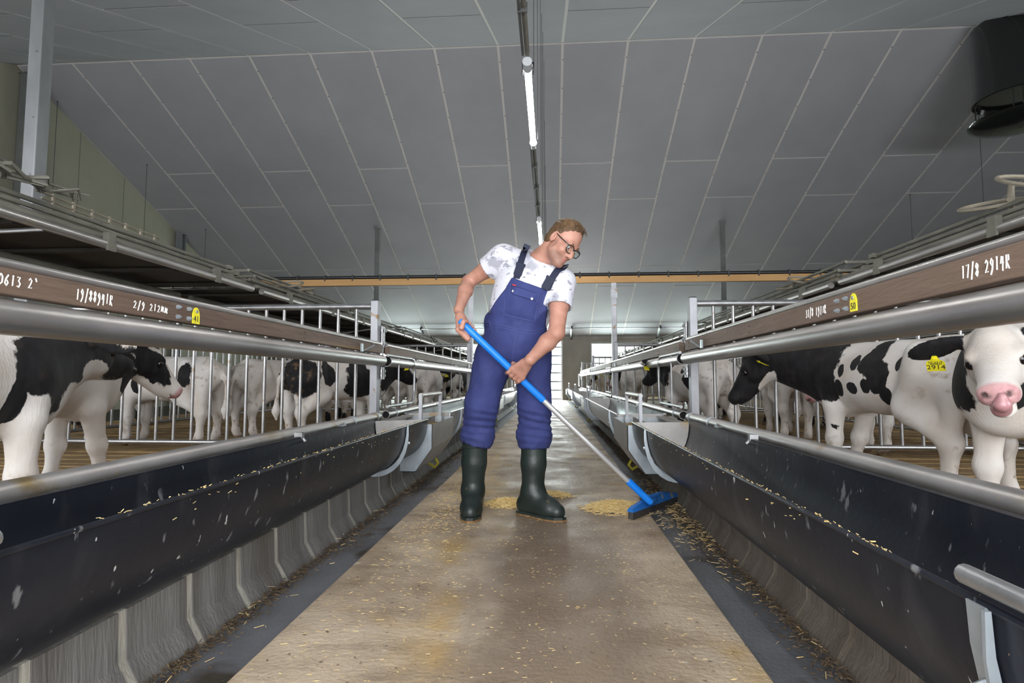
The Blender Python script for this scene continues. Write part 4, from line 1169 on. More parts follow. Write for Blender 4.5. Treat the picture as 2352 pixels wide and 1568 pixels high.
    b.chain([B(-.66, 0, .88), B(-.74, 0, .74), B(-.755, .01, .52)], [.032 * BS, .022 * BS, .018 * BS], .03)
    b.chain([B(-.755, .01, .52), B(-.76, .02, .40), B(-.75, .02, .30)], [.022 * BS, .042 * BS, .012], .02)
    V, Fc = b.nets()
    lf = lowfreq(seed)
    def fld(c, r, P, hd):
        if hd: q = np.stack([(P - np.array(O)) @ np.array(x) for x in (f, l, u)], 1) / hs
        else: q = P / BS
        return 1 - np.sqrt((((q - np.array(c)) / np.array(r)) ** 2).sum(1))
    def coat(P):
        v = np.full(len(P), -1.0) if base is not None else np.zeros(len(P))
        if base is not None and base != 0: v[:] = base + lf(P / BS) * 1.0
        for pc in patches: v = np.maximum(v, fld(pc[0], pc[1], P, len(pc) > 2) * (1 if len(pc) < 4 else pc[3]) + lf(P / BS * 1.3) * .18 + lf(P / BS * 3.1 + 7) * .24)
        for pc in whites: v = np.minimum(v, -fld(pc[0], pc[1], P, len(pc) > 2) + lf(P / BS * 1.3) * .10)
        q = np.stack([(P - np.array(O)) @ np.array(x) for x in (f, l, u)], 1) / hs
        if nose == 'black': v = np.where((q[:, 0] > .28) & (np.abs(q[:, 1]) < .12) & (np.abs(q[:, 2]) < .16), np.maximum(v, .5), v)
        return np.clip(v, -1, 1)
    def headq(P): return np.stack([(P - np.array(O)) @ np.array(x) for x in (f, l, u)], 1) / hs
    def pink(P):
        if nose != 'pink': return np.zeros(len(P))
        q = headq(P)
        d = np.sqrt((((q - np.array([.375, 0, -.03])) / np.array([.055, .075, .055])) ** 2).sum(1))
        return np.clip((1.12 - d) * 5, 0, 1)
    def dark(P):
        q = headq(P); q[:, 1] = np.abs(q[:, 1])
        d = np.sqrt((((q - np.array([.158, .083, .014])) / np.array([.026, .02, .017])) ** 2).sum(1))
        n = np.sqrt((((q - np.array([.385, .033, -.012])) / np.array([.016, .014, .012])) ** 2).sum(1))
        return np.clip((1.15 - np.minimum(d, n * 1.0)) * 5, 0, 1) * .85
    def hoof(P): return np.clip((.062 - P[:, 2] / BS) * 60, 0, 1)
    def mudf(P):
        z = P[:, 2] / BS; x = P[:, 0] / BS
        return np.clip(np.clip((.42 - z) * 2.2, 0, .9) + np.clip((-.30 - x) * 1.6, 0, .5) + .04, 0, 1) * mud
    return grid_mesh(name, V, Fc, M_calf, 2, dict(coat=coat, pink=pink, dark=dark, hoof=hoof, mud=mudf)), (O, f, l, u, hs)

_eye = MB(); _eye.sphere((0, 0, 0), .021, 14, 10); EYE = _eye.mesh('eye', M_eye, True)
TAG_OL = [(-.029, -.045), (.029, -.045), (.030, -.01), (.027, .0), (.013, .010), (.010, .022), (.006, .028), (-.006, .028), (-.010, .022), (-.013, .010), (-.027, .0), (-.030, -.01)]
TAGME = plate(TAG_OL, .0025).mesh('ear_tag', M_yellow)
def add_head_bits(o, fr, tags=True, number=None, tongue=False, ears=0.0):
    O, f, l, u, hs = fr
    H = lambda a, b_, c: O + (f * a + l * b_ + u * c) * hs
    for sy in (-1, 1):
        e = link('eye', EYE, o, H(.156, sy * .073, .013))
        if not tags: continue
        dy = (l * sy * math.cos(R(12 + ears)) - u * math.sin(R(12 + ears))).normalized()
        p = H(-.015, sy * .12, .045) + dy * .085 * hs + f * .022 * hs
        t = link('ear_tag', TAGME, o, p - u * .02 - Vector((0, 0, .022)))
        xa = l if True else f
        M = basis((l * 1.0 + u * (.12 * sy)), u * 1.0 + f * .25)
        # plate faces forward along the face
        t.rotation_mode = 'QUATERNION'; t.rotation_quaternion = M.to_quaternion()
        bt = MB(); bt.tube((0, .012, -.004), (0, .012, .007), .008, 10); bt.build('tag_button', M_yellow, t)
        if number:
            nt_ = link('tag_print', text_mesh(number, .030, M_ink), t, (0, -.026, .0028))
            nt_ = link('tag_print', text_mesh('NL 6319', .0125, M_ink), t, (0, -.002, .0028))
            bc = MB(); rr = random.Random(3); xx = -.018
            while xx < .018:
                w = rr.choice((.0008, .0016, .0024)); bc.bbox(xx, xx + w, -.013, -.007, .0025, .003); xx += w + .0012
            bc.build('tag_bars', M_ink, t)
    if tongue:
        b = Body([-.12] * 3, [.12] * 3, .004)
        b.chain([(-.02, 0, -.022), (.035, .0, -.015), (.062, .008, .012), (.058, .012, .040)], [.024, .026, .022, .012], .01)
        V, Fc = b.nets(); me = grid_mesh('tongue', V, Fc, M_tongue, 2)
        t = link('tongue', me, o, H(.335, 0, -.055)); t.rotation_mode = 'QUATERNION'; t.rotation_quaternion = Matrix((f, l, u)).transposed().to_quaternion()
def calf(name_me, pose, res, xy, heading, label, group, patches=(), whites=(), base=0.0, seed=1, nose='pink', tags=True, number=None, tongue=False, mud=1.0, z=None):
    me, fr = calf_mesh(name_me, pose, res, patches, whites, base, seed, nose, tongue, mud)
    o = link('calf', me, None, (xy[0], xy[1], PEN_Z if z is None else z), (0, 0, R(heading)))
    tag(o, label, 'calf', group)
    add_head_bits(o, fr, tags, number, tongue, pose.ears)
    return o
HERO = 'calves in the nearest pens'
# left, close to the camera: dark neck and head stretched forward
calf('calf_body', CalfPose((.71, .05, .73), 3, -6, 0, fl=(.05, 0), fr=(-.02, 0)), .0105, (-2.02, 1.63), 92,
     'white calf with a black neck and dark muzzle at the left picture edge', HERO,
     patches=[((.52, -.05, .80), (.20, .5, .24)), ((.38, -.1, .78), (.12, .4, .14)), ((.70, 0, .86), (.26, .4, .15)), ((.12, 0, .06), (.40, .3, .16), 'h'), ((-.35, -.1, .85), (.2, .3, .14)), ((.27, -.2, .64), (.05, .2, .09))],
     whites=[((.68, -.1, .64), (.14, .3, .08)), ((.04, -.1, -.10), (.12, .12, .06), 'h')], seed=3, nose='black', tags=False)
# left, behind it: white blaze and pink nose
calf('calf_body', CalfPose((.62, -.04, .80), -22, -42, 0, fl=(-.05, 0), fr=(.08, 0), hs=1.06), .0105, (-2.60, 2.58), 84,
     'calf with black cheeks, a white blaze and pink nose looking over the left knee pipe', HERO,
     patches=[((.14, -.12, -.02), (.17, .10, .09), 'h'), ((.02, 0, .10), (.10, .16, .10), 'h'), ((-.0, .17, .02), (.1, .2, .1), 'h'), ((.0, -.17, .02), (.1, .12, .1), 'h'), ((.60, -.1, .86), (.10, .3, .07)), ((.66, -.16, .72), (.09, .14, .10)), ((-.1, 0, .92), (.35, .4, .18))],
     whites=[((.22, .02, .10), (.28, .085, .125), 'h'), ((.37, 0, -.03), (.08, .1, .09), 'h')], seed=8, tags=False)
# right: black head and neck, white spotted body, seen from its left side
calf('calf_body', CalfPose((.72, .30, .765), 42, -50, 0, fl=(.02, 0), fr=(.12, 0), bl=(.02, 0), br=(-.10, 0), hs=1.02, ears=30), .0105, (1.889, 3.284), 102,
     'calf with a black head and neck and a white body with black spots, right pen', HERO,
     patches=[((.60, .1, .84), (.33, .5, .30)), ((.42, .1, .72), (.16, .4, .17)), ((.1, 0, .0), (.40, .4, .30), 'h'), ((-.04, .2, .88), (.09, .25, .15)), ((-.12, .2, .76), (.075, .2, .11)), ((.10, .22, .86), (.045, .15, .06)),
              ((.10, .22, .68), (.05, .15, .04)), ((-.17, .2, .62), (.05, .15, .07)), ((.22, .2, .80), (.035, .15, .05)), ((.245, .2, .68), (.04, .15, .06)), ((-.02, .2, .70), (.04, .15, .05)), ((-.26, .2, .84), (.03, .15, .05)), ((.36, .2, .48), (.03, .12, .12))],
     whites=[((.10, .0, -.125), (.11, .12, .040), 'h'), ((.395, .0, .0), (.02, .035, .03), 'h'), ((.42, 0, .5), (.18, .4, .10))], seed=21, nose='black', tags=True, number='1977')
# right: white face turned to the camera, licking its nose
calf('calf_body', CalfPose((.58, .13, .715), 37, -26, 8, fl=(.0, 0), fr=(.03, 0), hs=.90, stance=.135), .0100, (2.136, 2.437), 195,
     'white faced calf with black ears licking its nose, facing the camera', HERO,
     patches=[((-.01, .2, .05), (.12, .14, .10), 'h'), ((-.01, -.2, .05), (.12, .14, .10), 'h'), ((.60, .24, .74), (.22, .16, .24)), ((.62, -.06, .74), (.20, .12, .24)), ((.1, 0, .98), (.3, .12, .12)), ((.47, 0, .62), (.12, .12, .09))],
     whites=[((.45, .05, .50), (.34, .4, .13)), ((.12, 0, 0), (.35, .105, .16), 'h')], seed=5, nose='pink', tags=True, number='2914', tongue=True, mud=.7)
SECOND = 'calves behind the first dividers'
calf('calf_body', CalfPose((.66, 0, .78), 0, -35), .016, (-3.55, 5.05), 172, 'pale calf with small black spots standing behind the left divider, facing away from the aisle', SECOND,
     patches=[((-.10, .2, .72), (.10, .3, .13)), ((-.42, .2, .78), (.10, .3, .13)), ((-.30, .2, .64), (.05, .3, .06)), ((.12, .2, .86), (.08, .3, .10)), ((.25, .2, .66), (.05, .2, .10)), ((.1, 0, 0), (.3, .3, .2), 'h')], base=-.62, seed=31)
calf('calf_body', CalfPose((.66, 0, .78), 0, -35), .016, (-3.0, 6.0), 76, 'nearly all white calf behind the left divider, seen from its rump', SECOND,
     patches=[((.1, 0, 0), (.3, .3, .2), 'h'), ((-.15, -.2, .80), (.03, .2, .025))], base=-.95, seed=32)
calf('calf_body', CalfPose((.70, .02, .76), 5, -25), .014, (-2.07, 5.40), 55, 'black and white calf behind the left divider with its dark head near the loop rail', SECOND,
     patches=[((-.55, -.1, .78), (.16, .4, .22)), ((-.28, -.1, .82), (.11, .4, .16)), ((.16, -.1, .74), (.24, .5, .20)), ((.62, 0, .80), (.25, .4, .25)), ((.1, 0, 0), (.4, .3, .3), 'h')],
     whites=[((.10, 0, .10), (.12, .04, .07), 'h')], seed=33, nose='black')
calf('calf_body', CalfPose((.68, .06, .76), 12, -28), .014, (1.40, 5.55), 103, 'white calf with many small black spots behind the right gate post, black headed', SECOND,
     patches=[((.60, 0, .80), (.28, .4, .28)), ((.1, 0, 0), (.4, .3, .3), 'h'), ((-.22, .2, .76), (.15, .3, .14)), ((-.05, .2, .86), (.05, .2, .06)), ((-.44, .2, .70), (.04, .2, .05)), ((-.38, .2, .86), (.04, .2, .06))],
     whites=[((.25, 0, .05), (.10, .04, .07), 'h')], base=-.66, seed=34, nose='black')
# calves farther down the pens: five coats, copied
VAR = []
for i, (bs, sd, ps, ex) in enumerate(((-.25, 41, CalfPose((.66, 0, .78), 0, -30), []), (-.45, 42, CalfPose((.68, 0, .70), 8, -40), [((.1, 0, .0), (.4, .3, .3), 'h')]), (.1, 43, CalfPose((.64, 0, .84), -10, -30), []),
                                      (-.7, 44, CalfPose((.68, 0, .72), -6, -48), [((.12, .13, 0), (.2, .09, .15), 'h'), ((.12, -.13, 0), (.2, .09, .15), 'h')]), (-.15, 45, CalfPose((.66, .1, .76), 30, -40), [((.12, .13, 0), (.2, .09, .15), 'h'), ((.12, -.13, 0), (.2, .09, .15), 'h')]))):
    me, fr = calf_mesh('calf_body_far', ps, .02, ex, [((.2, 0, .09), (.2, .05, .12), 'h')], bs, sd, 'pink')
    o = link('calf', me, None, (0, 0, PEN_Z)); add_head_bits(o, fr, True); VAR.append([o, False])
FARC = [(-1.78, 7.95, 92, 1, 'black headed calf in the second left pen with a yellow tag beside the man'), (-2.2, 8.7, 70, 3, 'patched calf second row in the second left pen'), (-3.0, 8.0, 100, 0, 'calf with large patches standing deep in the second left pen'),
        (-1.8, 10.75, 80, 4, 'patched calf close to the fence in the third left pen'), (-1.75, 12.9, 95, 0, 'calf with large patches at the fence in the third left pen'), (-1.8, 15.9, 88, 2, 'mostly black calf at the fence in the farthest left pen'), (-1.9, 18.3, 80, 3, 'light calf near the end of the farthest left pen'),
        (1.75, 7.55, 82, 0, 'patched calf with large black marks in the second right pen'), (2.5, 8.9, 250, 2, 'mostly black calf turned around in the second right pen'), (1.62, 11.3, 96, 3, 'light spotted calf beyond the beam post in the third right pen'),
        (1.90, 13.5, 232, 3, 'calf with a white blaze facing the aisle in the third right pen'), (2.0, 16.6, 226, 4, 'calf with yellow tags looking out of the farthest right pen'), (1.85, 18.7, 222, 3, 'pale faced calf reaching over the trough near the far door'),
        (2.45, 6.15, 80, 3, 'white calf deep in the second right pen behind the black headed calf'), (3.1, 7.6, 110, 0, 'patched calf at the back of the second right pen'), (3.0, 4.92, 188, 3, 'light calf seen from the side near the right divider'),
        (-5.5, 3.2, 95, 3, 'light calf beyond the left back fence'), (-5.6, 7.0, 70, 0, 'patched calf beyond the left back fence near the second pen'), (4.7, 3.6, 100, 4, 'patched calf beyond the right back fence')]
for x, y, h, v, lab in FARC:
    o, used = VAR[v]
    if used: o = copy_tree(o)
    VAR[v][1] = True
    o.location = (x, y, PEN_Z); o.rotation_euler = (0, 0, R(h)); tag(o, lab, 'calf', 'calves farther down the pens')
# ================================================================== the man with the broom
PY = 3.24
def skin_material():
    m = bpy.data.materials.new('skin'); m.use_nodes = True
    nt = m.node_tree; b = nt.nodes['Principled BSDF']; L = nt.links.new
    tc = _n(nt, 'ShaderNodeTexCoord')
    no = _n(nt, 'ShaderNodeTexNoise'); no.inputs['Scale'].default_value = 26; no.inputs['Detail'].default_value = 5; L(tc.outputs['Object'], no.inputs[0])
    rp = _n(nt, 'ShaderNodeValToRGB'); rp.color_ramp.elements[0].position = .3; rp.color_ramp.elements[1].position = .7
    rp.color_ramp.elements[0].color = (0.41, 0.195, 0.14, 1); rp.color_ramp.elements[1].color = (0.51, 0.265, 0.20, 1); L(no.outputs[0], rp.inputs[0])
    n2 = _n(nt, 'ShaderNodeTexNoise'); n2.inputs['Scale'].default_value = 260; L(tc.outputs['Object'], n2.inputs[0])
    mx = _n(nt, 'ShaderNodeMixRGB'); mx.inputs[2].default_value = (0.17, 0.10, 0.075, 1); L(rp.outputs[0], mx.inputs[1])
    mu = _n(nt, 'ShaderNodeMath'); mu.operation = 'MULTIPLY'; L(attr(nt, 'stubble'), mu.inputs[0])
    mr = _n(nt, 'ShaderNodeMapRange'); mr.inputs[1].default_value = .3; mr.inputs[2].default_value = .7; mr.inputs[3].default_value = .4; L(n2.outputs[0], mr.inputs[0]); L(mr.outputs[0], mu.inputs[1])
    L(mu.outputs[0], mx.inputs[0])
    m3 = _n(nt, 'ShaderNodeMixRGB'); m3.inputs[2].default_value = (0.46, 0.17, 0.15, 1); L(attr(nt, 'lip'), m3.inputs[0]); L(mx.outputs[0], m3.inputs[1])
    L(m3.outputs[0], b.inputs['Base Color']); b.inputs['Roughness'].default_value = .5
    b.inputs['Subsurface Weight'].default_value = .08; b.inputs['Subsurface Radius'].default_value = (.01, .004, .002)
    return m
M_skin = skin_material()
M_shirt = mat('printed_shirt', (0.64, 0.64, 0.70), 0.85, 0, (0.62, 0.62, 0.70), 5, 5, (0.3, 0.7), 0.35, 26,
              spots=[((0.36, 0.36, 0.42), 11.0, 0.555, 0.08, (1, 1, .7)), ((0.30, 0.30, 0.36), 21.0, 0.60, 0.04, (.7, 1, 1.3)), ((0.16, 0.16, 0.20), 34.0, 0.655, 0.02, (.6, 1, 1.6))])
M_denim = mat('blue_overalls', (0.020, 0.028, 0.125), 0.85, 0, (0.036, 0.048, 0.175), 9, 6, (0.3, 0.7), 0.55, 22, spots=[((0.055, 0.068, 0.20), 4.0, 0.60, 0.2)])
M_denim2 = mat('blue_pocket_flap', (0.026, 0.036, 0.145), 0.85, 0, (0.038, 0.052, 0.185), 9, 6, (0.3, 0.7), 0.5, 22)
M_strapb = mat('navy_strap', (0.010, 0.014, 0.04), 0.7)
M_seamb = mat('overall_seam', (0.06, 0.08, 0.24), 0.8)
M_boot = mat('rubber_boot', (0.012, 0.020, 0.018), 0.42, 0, (0.022, 0.032, 0.029), 10, 5, (0.3, 0.7), 0.15, 60, spots=[((0.15, 0.10, 0.05), 22.0, 0.70, 0.03)])
M_hair = mat('brown_hair', (0.055, 0.028, 0.012), 0.55, 0, (0.16, 0.088, 0.038), 40, 6, (0.3, 0.7), 0.9, 90, stretch=(1, 1, .25))
M_bluep = mat('blue_plastic', (0.008, 0.20, 0.78), 0.38, 0, (0.01, 0.23, 0.85), 20, 3, (0.3, 0.7))
M_bluehead = mat('blue_broom_head', (0.012, 0.13, 0.46), 0.5, 0, (0.02, 0.17, 0.55), 12, 4, (0.3, 0.7), spots=[((0.30, 0.24, 0.15), 14.0, 0.60, 0.08)])
M_alu = mat('aluminium', (0.80, 0.80, 0.82), 0.36, 0.7)
M_rubber = mat('dark_rubber', (0.025, 0.027, 0.035), 0.7, 0, (0.07, 0.06, 0.05), 15, 4, (0.3, 0.7))
M_glassf = mat('spectacle_frame', (0.012, 0.011, 0.011), 0.25)
M_eyew = mat('eye_white', (0.75, 0.72, 0.70), 0.2)
M_iris = mat('iris', (0.05, 0.05, 0.05), 0.15)
M_red = mat('red_label', (0.55, 0.02, 0.03), 0.7)
M_stud = mat('steel_stud', (0.6, 0.6, 0.62), 0.25, 1.0)

man = empty('person', (on_floor(1165, 1176)[0], PY, 0), 0, 'man in blue bib overalls, printed white shirt and dark rubber boots, bent over sweeping', 'person')
def mlink(name, me, parent=man):
    o = link(name, me, parent)
    o.matrix_parent_inverse = Matrix.Translation(-man.location) if parent is man else Matrix.Identity(4)
    return o
def mbuild(mb, name, m, smooth=True, parent=None):
    """mesh in world coordinates under the man (or under one of his parts)"""
    o = mb.build(name, m, parent or man, smooth)
    o.matrix_parent_inverse = Matrix.Translation(-man.location) if parent is None else Matrix.Identity(4)
    return o
# broom geometry first: the hands close on its handle
B_top = at(1066, 746, 2.97); B_bot = at(1493, 1152, 3.24)
b_ax = (B_bot - B_top).normalized(); B_len = (B_bot - B_top).length
def on_handle(px, py):
    d = ray(px, py); w = CAM - B_top   # closest point of the handle to the view ray
    a, b_, c = b_ax.dot(b_ax), b_ax.dot(d), d.dot(d); e_, f_ = b_ax.dot(w), d.dot(w)
    t = (c * e_ - b_ * f_) / (a * c - b_ * b_)
    return B_top + b_ax * t, t
# joints
P0 = at(1180, 805, 3.26); P1 = at(1184, 748, 3.25); P2 = at(1203, 680, 3.22); P3 = at(1222, 625, 3.20); P4 = at(1243, 597, 3.19)
SR = at(1155, 592, 3.24); SL = at(1290, 648, 3.17)
ER = at(1076, 648, 3.34); WR = at(1054, 712, 3.10)
EL = at(1278, 765, 3.05); WL = at(1218, 826, 2.95)
HR_ = at(1134, 822, 3.25); HL_ = at(1222, 822, 3.25)
KR = at(1106, 930, 3.20); KL = at(1228, 930, 3.20)
AR = at(1092, 1015, 3.24); AL = at(1227, 1018, 3.24)
FR = at(1086, 1150, 3.27); FL = at(1224, 1150, 3.24)
# head frame
hf = Vector((.56, -.56, -.60)).normalized(); hu = Vector((.56, -.12, .75)); hu = (hu - hf * hu.dot(hf)).normalized(); hl = hu.cross(hf)
HC = at(1293, 557, 3.10)
HH = lambda a, b_, c: HC + hf * a + hl * b_ + hu * c
HMx = Matrix((hf, hl, hu)).transposed()

def hand(b, g, wrist, palm, r=.0195, span=.072, thumb_dir=1, fw=.0102):
    """hand closed on the handle at g; palm = direction from the handle to the back of the hand"""
    ax = b_ax
    e1 = Vector(palm); e1 = (e1 - ax * e1.dot(ax)).normalized()
    e2 = ax.cross(e1)
    if e2.z > 0: e2 = -e2
    pos = lambda off, ang, rad: g + ax * off + (e1 * math.cos(R(ang)) + e2 * math.sin(R(ang))) * rad
    fr = fw
    kn = []
    offs = [-.5, -.17, .17, .5]
    lens = [.92, 1.0, .97, .80]
    for i, o in enumerate(offs):
        oo = o * span * thumb_dir
        rad = r + fr * .95
        p0 = pos(oo, 18, rad + .012); p1 = pos(oo, 78 * lens[i], rad + .006); p2 = pos(oo, 150 * lens[i], rad + .002); p3 = pos(oo, 215 * lens[i], rad)
        kn.append(p0)
        b.chain([p0, p1, p2, p3], [fr * 1.15, fr * 1.03, fr * .97, fr * .85], .0028)
    # back of the hand
    heel = g + (wrist - g) * .62 + e1 * .012
    for p in kn:
        b.rc(p, heel + (p - g).dot(ax) * ax * .45, .0135, .019, .014)
    b.rc(heel, wrist, .024, .024, .02)
    # thumb, closing from the other side
    tb = pos(-.42 * span * thumb_dir, -28, r + .020); t1 = pos(-.62 * span * thumb_dir, -75, r + .014); t2 = pos(-.45 * span * thumb_dir, -125, r + .010)
    b.chain([heel, tb, t1, t2], [.016, .0135, .011, .0095], .008)

# ---- skin: head, neck, arms, hands and the trunk under the clothes, one surface
lo = (-.75, 2.80, .70); hi = (.35, 3.62, 1.76)
b = Body(lo, hi, .0052)
b.chain([P0, P1, P2, P3], [.11, .105, .105, .08], .04)
b.rc(P3, P4, .075, .060, .04); b.rc(SR, SL, .048, .048, .04)
nb = HH(-.045, 0, -.055)
b.rc(P4, nb, .061, .056, .03); b.rc(P4 + Vector((0, -.02, -.02)), HH(-.0, 0, -.085), .052, .045, .03)
b.chain([SR, SR.lerp(ER, .45), ER, ER.lerp(WR, .35), WR], [.058, .050, .040, .042, .0265], .02)
b.chain([SL, SL.lerp(EL, .45), EL, EL.lerp(WL, .35), WL], [.058, .052, .043, .045, .028], .02)
gR, tR = on_handle(1074, 756); gL, tL = on_handle(1186, 856)
hand(b, gL, WL, (.15, -.75, .55), span=.074)
hand(b, gR, WR, (-.75, -.35, .35), span=.070)
b.el(HH(-.012, 0, .038), [.097, .077, .090], HMx, .02)
b.el(HH(.028, 0, -.040), [.066, .060, .082], HMx, .03)
b.rc(HH(.012, .045, -.060), HH(.066, .012, -.104), .026, .022, .02); b.rc(HH(.012, -.045, -.060), HH(.066, -.012, -.104), .026, .022, .02)
b.el(HH(.076, 0, -.100), [.020, .024, .018], HMx, .015)
b.rc(HH(.078, -.034, .016), HH(.078, .034, .016), .017, .017, .02)
b.chain([HH(.088, 0, .004), HH(.106, 0, -.026), HH(.112, 0, -.038)], [.010, .0115, .0125], .012)
for sy in (-1, 1):
    b.el(HH(.097, sy * .0135, -.041), [.012, .0085, .009], HMx, .006)
    b.el(HH(.060, sy * .040, -.030), [.026, .022, .024], HMx, .02)
    b.el(HH(.090, sy * .031, -.002), [.016, .018, .012], HMx, .008, 's')
    b.el(HH(.106, sy * .0085, -.050), [.005, .004, .004], HMx, .003, 's')
    b.el(HH(-.010, sy * .079, -.006), [.020, .012, .033], HMx, .006)
    b.el(HH(-.006, sy * .090, -.004), [.010, .006, .019], HMx, .004, 's')
b.el(HH(.087, 0, -.066), [.012, .022, .007], HMx, .006); b.el(HH(.085, 0, -.078), [.012, .020, .0075], HMx, .006)
b.el(HH(.100, 0, -.072), [.010, .022, .0016], HMx, .004, 's')
V, Fc = b.nets()
hq = lambda P: np.stack([(P - np.array(HC)) @ np.array(x) for x in (hf, hl, hu)], 1)
def stub(P):
    q = hq(P); d = np.sqrt((((q - np.array([.045, 0, -.085])) / np.array([.058, .075, .042])) ** 2).sum(1))
    side = np.sqrt((((np.stack([q[:, 0], np.abs(q[:, 1]), q[:, 2]], 1) - np.array([.018, .06, -.03])) / np.array([.012, .03, .045])) ** 2).sum(1))
    return np.clip((1.25 - np.minimum(d, side + .25)) * 2.2, 0, .8)
def lip(P):
    q = hq(P); d = np.sqrt((((q - np.array([.096, 0, -.072])) / np.array([.016, .024, .014])) ** 2).sum(1))
    return np.clip((1.1 - d) * 3, 0, .6)
me = grid_mesh('body', V, Fc, M_skin, 1, dict(stubble=stub, lip=lip))
body = mlink('body', me)
# eyes
for sy in (-1, 1):
    e = MB(); e.sphere(HH(.077, sy * .031, -.003), .0125, 14, 10); eo = mbuild(e, 'eye', M_eyew)
    e = MB(); e.sphere(HH(.0865, sy * .032, -.007), .0052, 10, 8); mbuild(e, 'iris', M_iris, True, eo)
    br = MB(); br.path([HH(.094, sy * .014, .020), HH(.093, sy * .030, .025), HH(.083, sy * .048, .022)], [.0035, .004, .0025], 6); mbuild(br, 'eyebrow', M_hair)
# hair
hb = Body([HC[i] - .16 for i in range(3)], [HC[i] + .16 for i in range(3)], .0045)
hb.el(HH(-.016, 0, .042), [.1015, .0815, .093], HMx, .0); hb.el(HH(-.05, 0, -.02), [.062, .068, .062], HMx, .02)
hb.el(HH(.015, 0, .116), [.045, .045, .018], HMx, .02); hb.el(HH(.012, .074, -.012), [.012, .012, .045], HMx, .01); hb.el(HH(.012, -.074, -.012), [.012, .012, .045], HMx, .01)
pn = hf * .80 - hu * .60
hb.half(HH(.038, 0, .060), pn, .012)
hb.half(HH(0, 0, -.062), -hu + hf * .3, .01)
for sy in (-1, 1): hb.el(HH(-.002, sy * .092, -.012), [.028, .028, .040], HMx, .006, 's')
hb.el(HH(.10, 0, -.01), [.075, .082, .078], HMx, .01, 's')
V, Fc = hb.nets()
r_ = np.random.RandomState(2)
V = V + (np.sin(V @ np.array([210., 90., 60.])) * .0016)[:, None] * r_.normal(size=3)
hair = mlink('hair', grid_mesh('hair', V, Fc, M_hair, 1))
tf = MB(); rr = random.Random(6)
for i in range(46):
    a = rr.uniform(-.05, .05); p = HH(.030 + rr.uniform(-.03, .02), a, .120 + rr.uniform(-.01, .004))
    tf.path([p, p + hf * .016 + hu * rr.uniform(.0, .012) + hl * rr.uniform(-.01, .01), p + hf * (.034 + rr.uniform(0, .02)) - hu * rr.uniform(.0, .02) + hl * rr.uniform(-.015, .015)], [.0018, .0014, .0004], 4)
mbuild(tf, 'fringe', M_hair, True, None)
# spectacles
gl = MB()
def lens_ring(sy): return [HH(.103 - .004 * abs(math.cos(R(a))) * (1 if math.cos(R(a)) > 0 else .3), sy * (.033 + .0275 * math.copysign(abs(math.cos(R(a))) ** .75, math.cos(R(a)))), -.006 + .0215 * math.copysign(abs(math.sin(R(a))) ** .8, math.sin(R(a)))) for a in range(0, 360, 18)]
for sy in (-1, 1): gl.path(lens_ring(sy), .0026, 6, closed=True)
gl.path([HH(.103, -.007, .002), HH(.107, 0, .005), HH(.103, .007, .002)], .0026, 6)
for sy in (-1, 1): gl.path([HH(.099, sy * .060, .006), HH(.088, sy * .073, .008), HH(.03, sy * .080, .012), HH(-.012, sy * .083, .018), HH(-.03, sy * .082, .0)], .003, 6)
gls = mbuild(gl, 'spectacles', M_glassf)
for sy in (-1, 1):
    l_ = MB(); ring = lens_ring(sy); n = len(ring)
    l_.add([p for p in ring] + [p + hf * .0012 for p in ring], [tuple(range(n)), tuple(range(2 * n - 1, n - 1, -1))]); mbuild(l_, 'lens', M_glass, False, gls)

# ---- shirt
sp = (P3 - P1).normalized()
tx = Vector((SL - SR)); tx = (tx - sp * tx.dot(sp)).normalized(); tyv = sp.cross(tx)
TM = Matrix((tx, tyv, sp)).transposed()
def trunk(b, g):
    b.el(P2.lerp(P3, .25), [.190 + g, .135 + g, .20 + g], TM, .04)
    b.el(P1.lerp(P2, .35), [.178 + g, .140 + g, .17 + g], TM, .06)
    b.rc(SR, P4.lerp(P3, .35), .060 + g, .072 + g, .05); b.rc(SL, P4.lerp(P3, .35), .060 + g, .072 + g, .05)
sb = Body((-.75, 2.80, .85), (.35, 3.62, 1.60), .0065)
trunk(sb, .0)
dR = (ER - SR); dL = (EL - SL)
cR = SR + dR * .44; cL = SL + dL * .50
sb.rc(SR, SR + dR * .60, .078, .070, .05); sb.rc(SL, SL + dL * .64, .078, .072, .05)
def cut_sleeve(b, c, d, S0):
    """cut everything of the arm beyond the sleeve end"""
    n = d.normalized()
    X, Y, Z = np.meshgrid(*b.ax, indexing='ij', sparse=True)
    t = (X - c[0]) * n[0] + (Y - c[1]) * n[1] + (Z - c[2]) * n[2]
    rad = np.sqrt(np.maximum((X - c[0]) ** 2 + (Y - c[1]) ** 2 + (Z - c[2]) ** 2 - t * t, 0))
    m = (t > -.02) & (rad < .125)
    b.F = np.where(m, np.maximum(b.F, t), b.F).astype(np.float32)
cut_sleeve(sb, cR, dR, SR); cut_sleeve(sb, cL, dL, SL)
sb.rc(cR - dR.normalized() * .07, cR + dR.normalized() * .05, .052, .066, .0, 's'); sb.rc(cL - dL.normalized() * .07, cL + dL.normalized() * .05, .054, .067, .0, 's')
nk = P4 + Vector((.022, -.035, .028)); sb.el(nk, [.088, .10, .062], Matrix(((1, 0, 0), (0, 1, 0), (0, 0, 1))) if False else TM, .006, 's')
V, Fc = sb.nets()
ln = lowfreq(77)
V = V + np.stack([np.zeros(len(V)), (ln(V * 3.2) * .004), (ln(V * 2.6) * .002)], 1)
shirt = mlink('shirt', grid_mesh('shirt', V, Fc, M_shirt, 1))

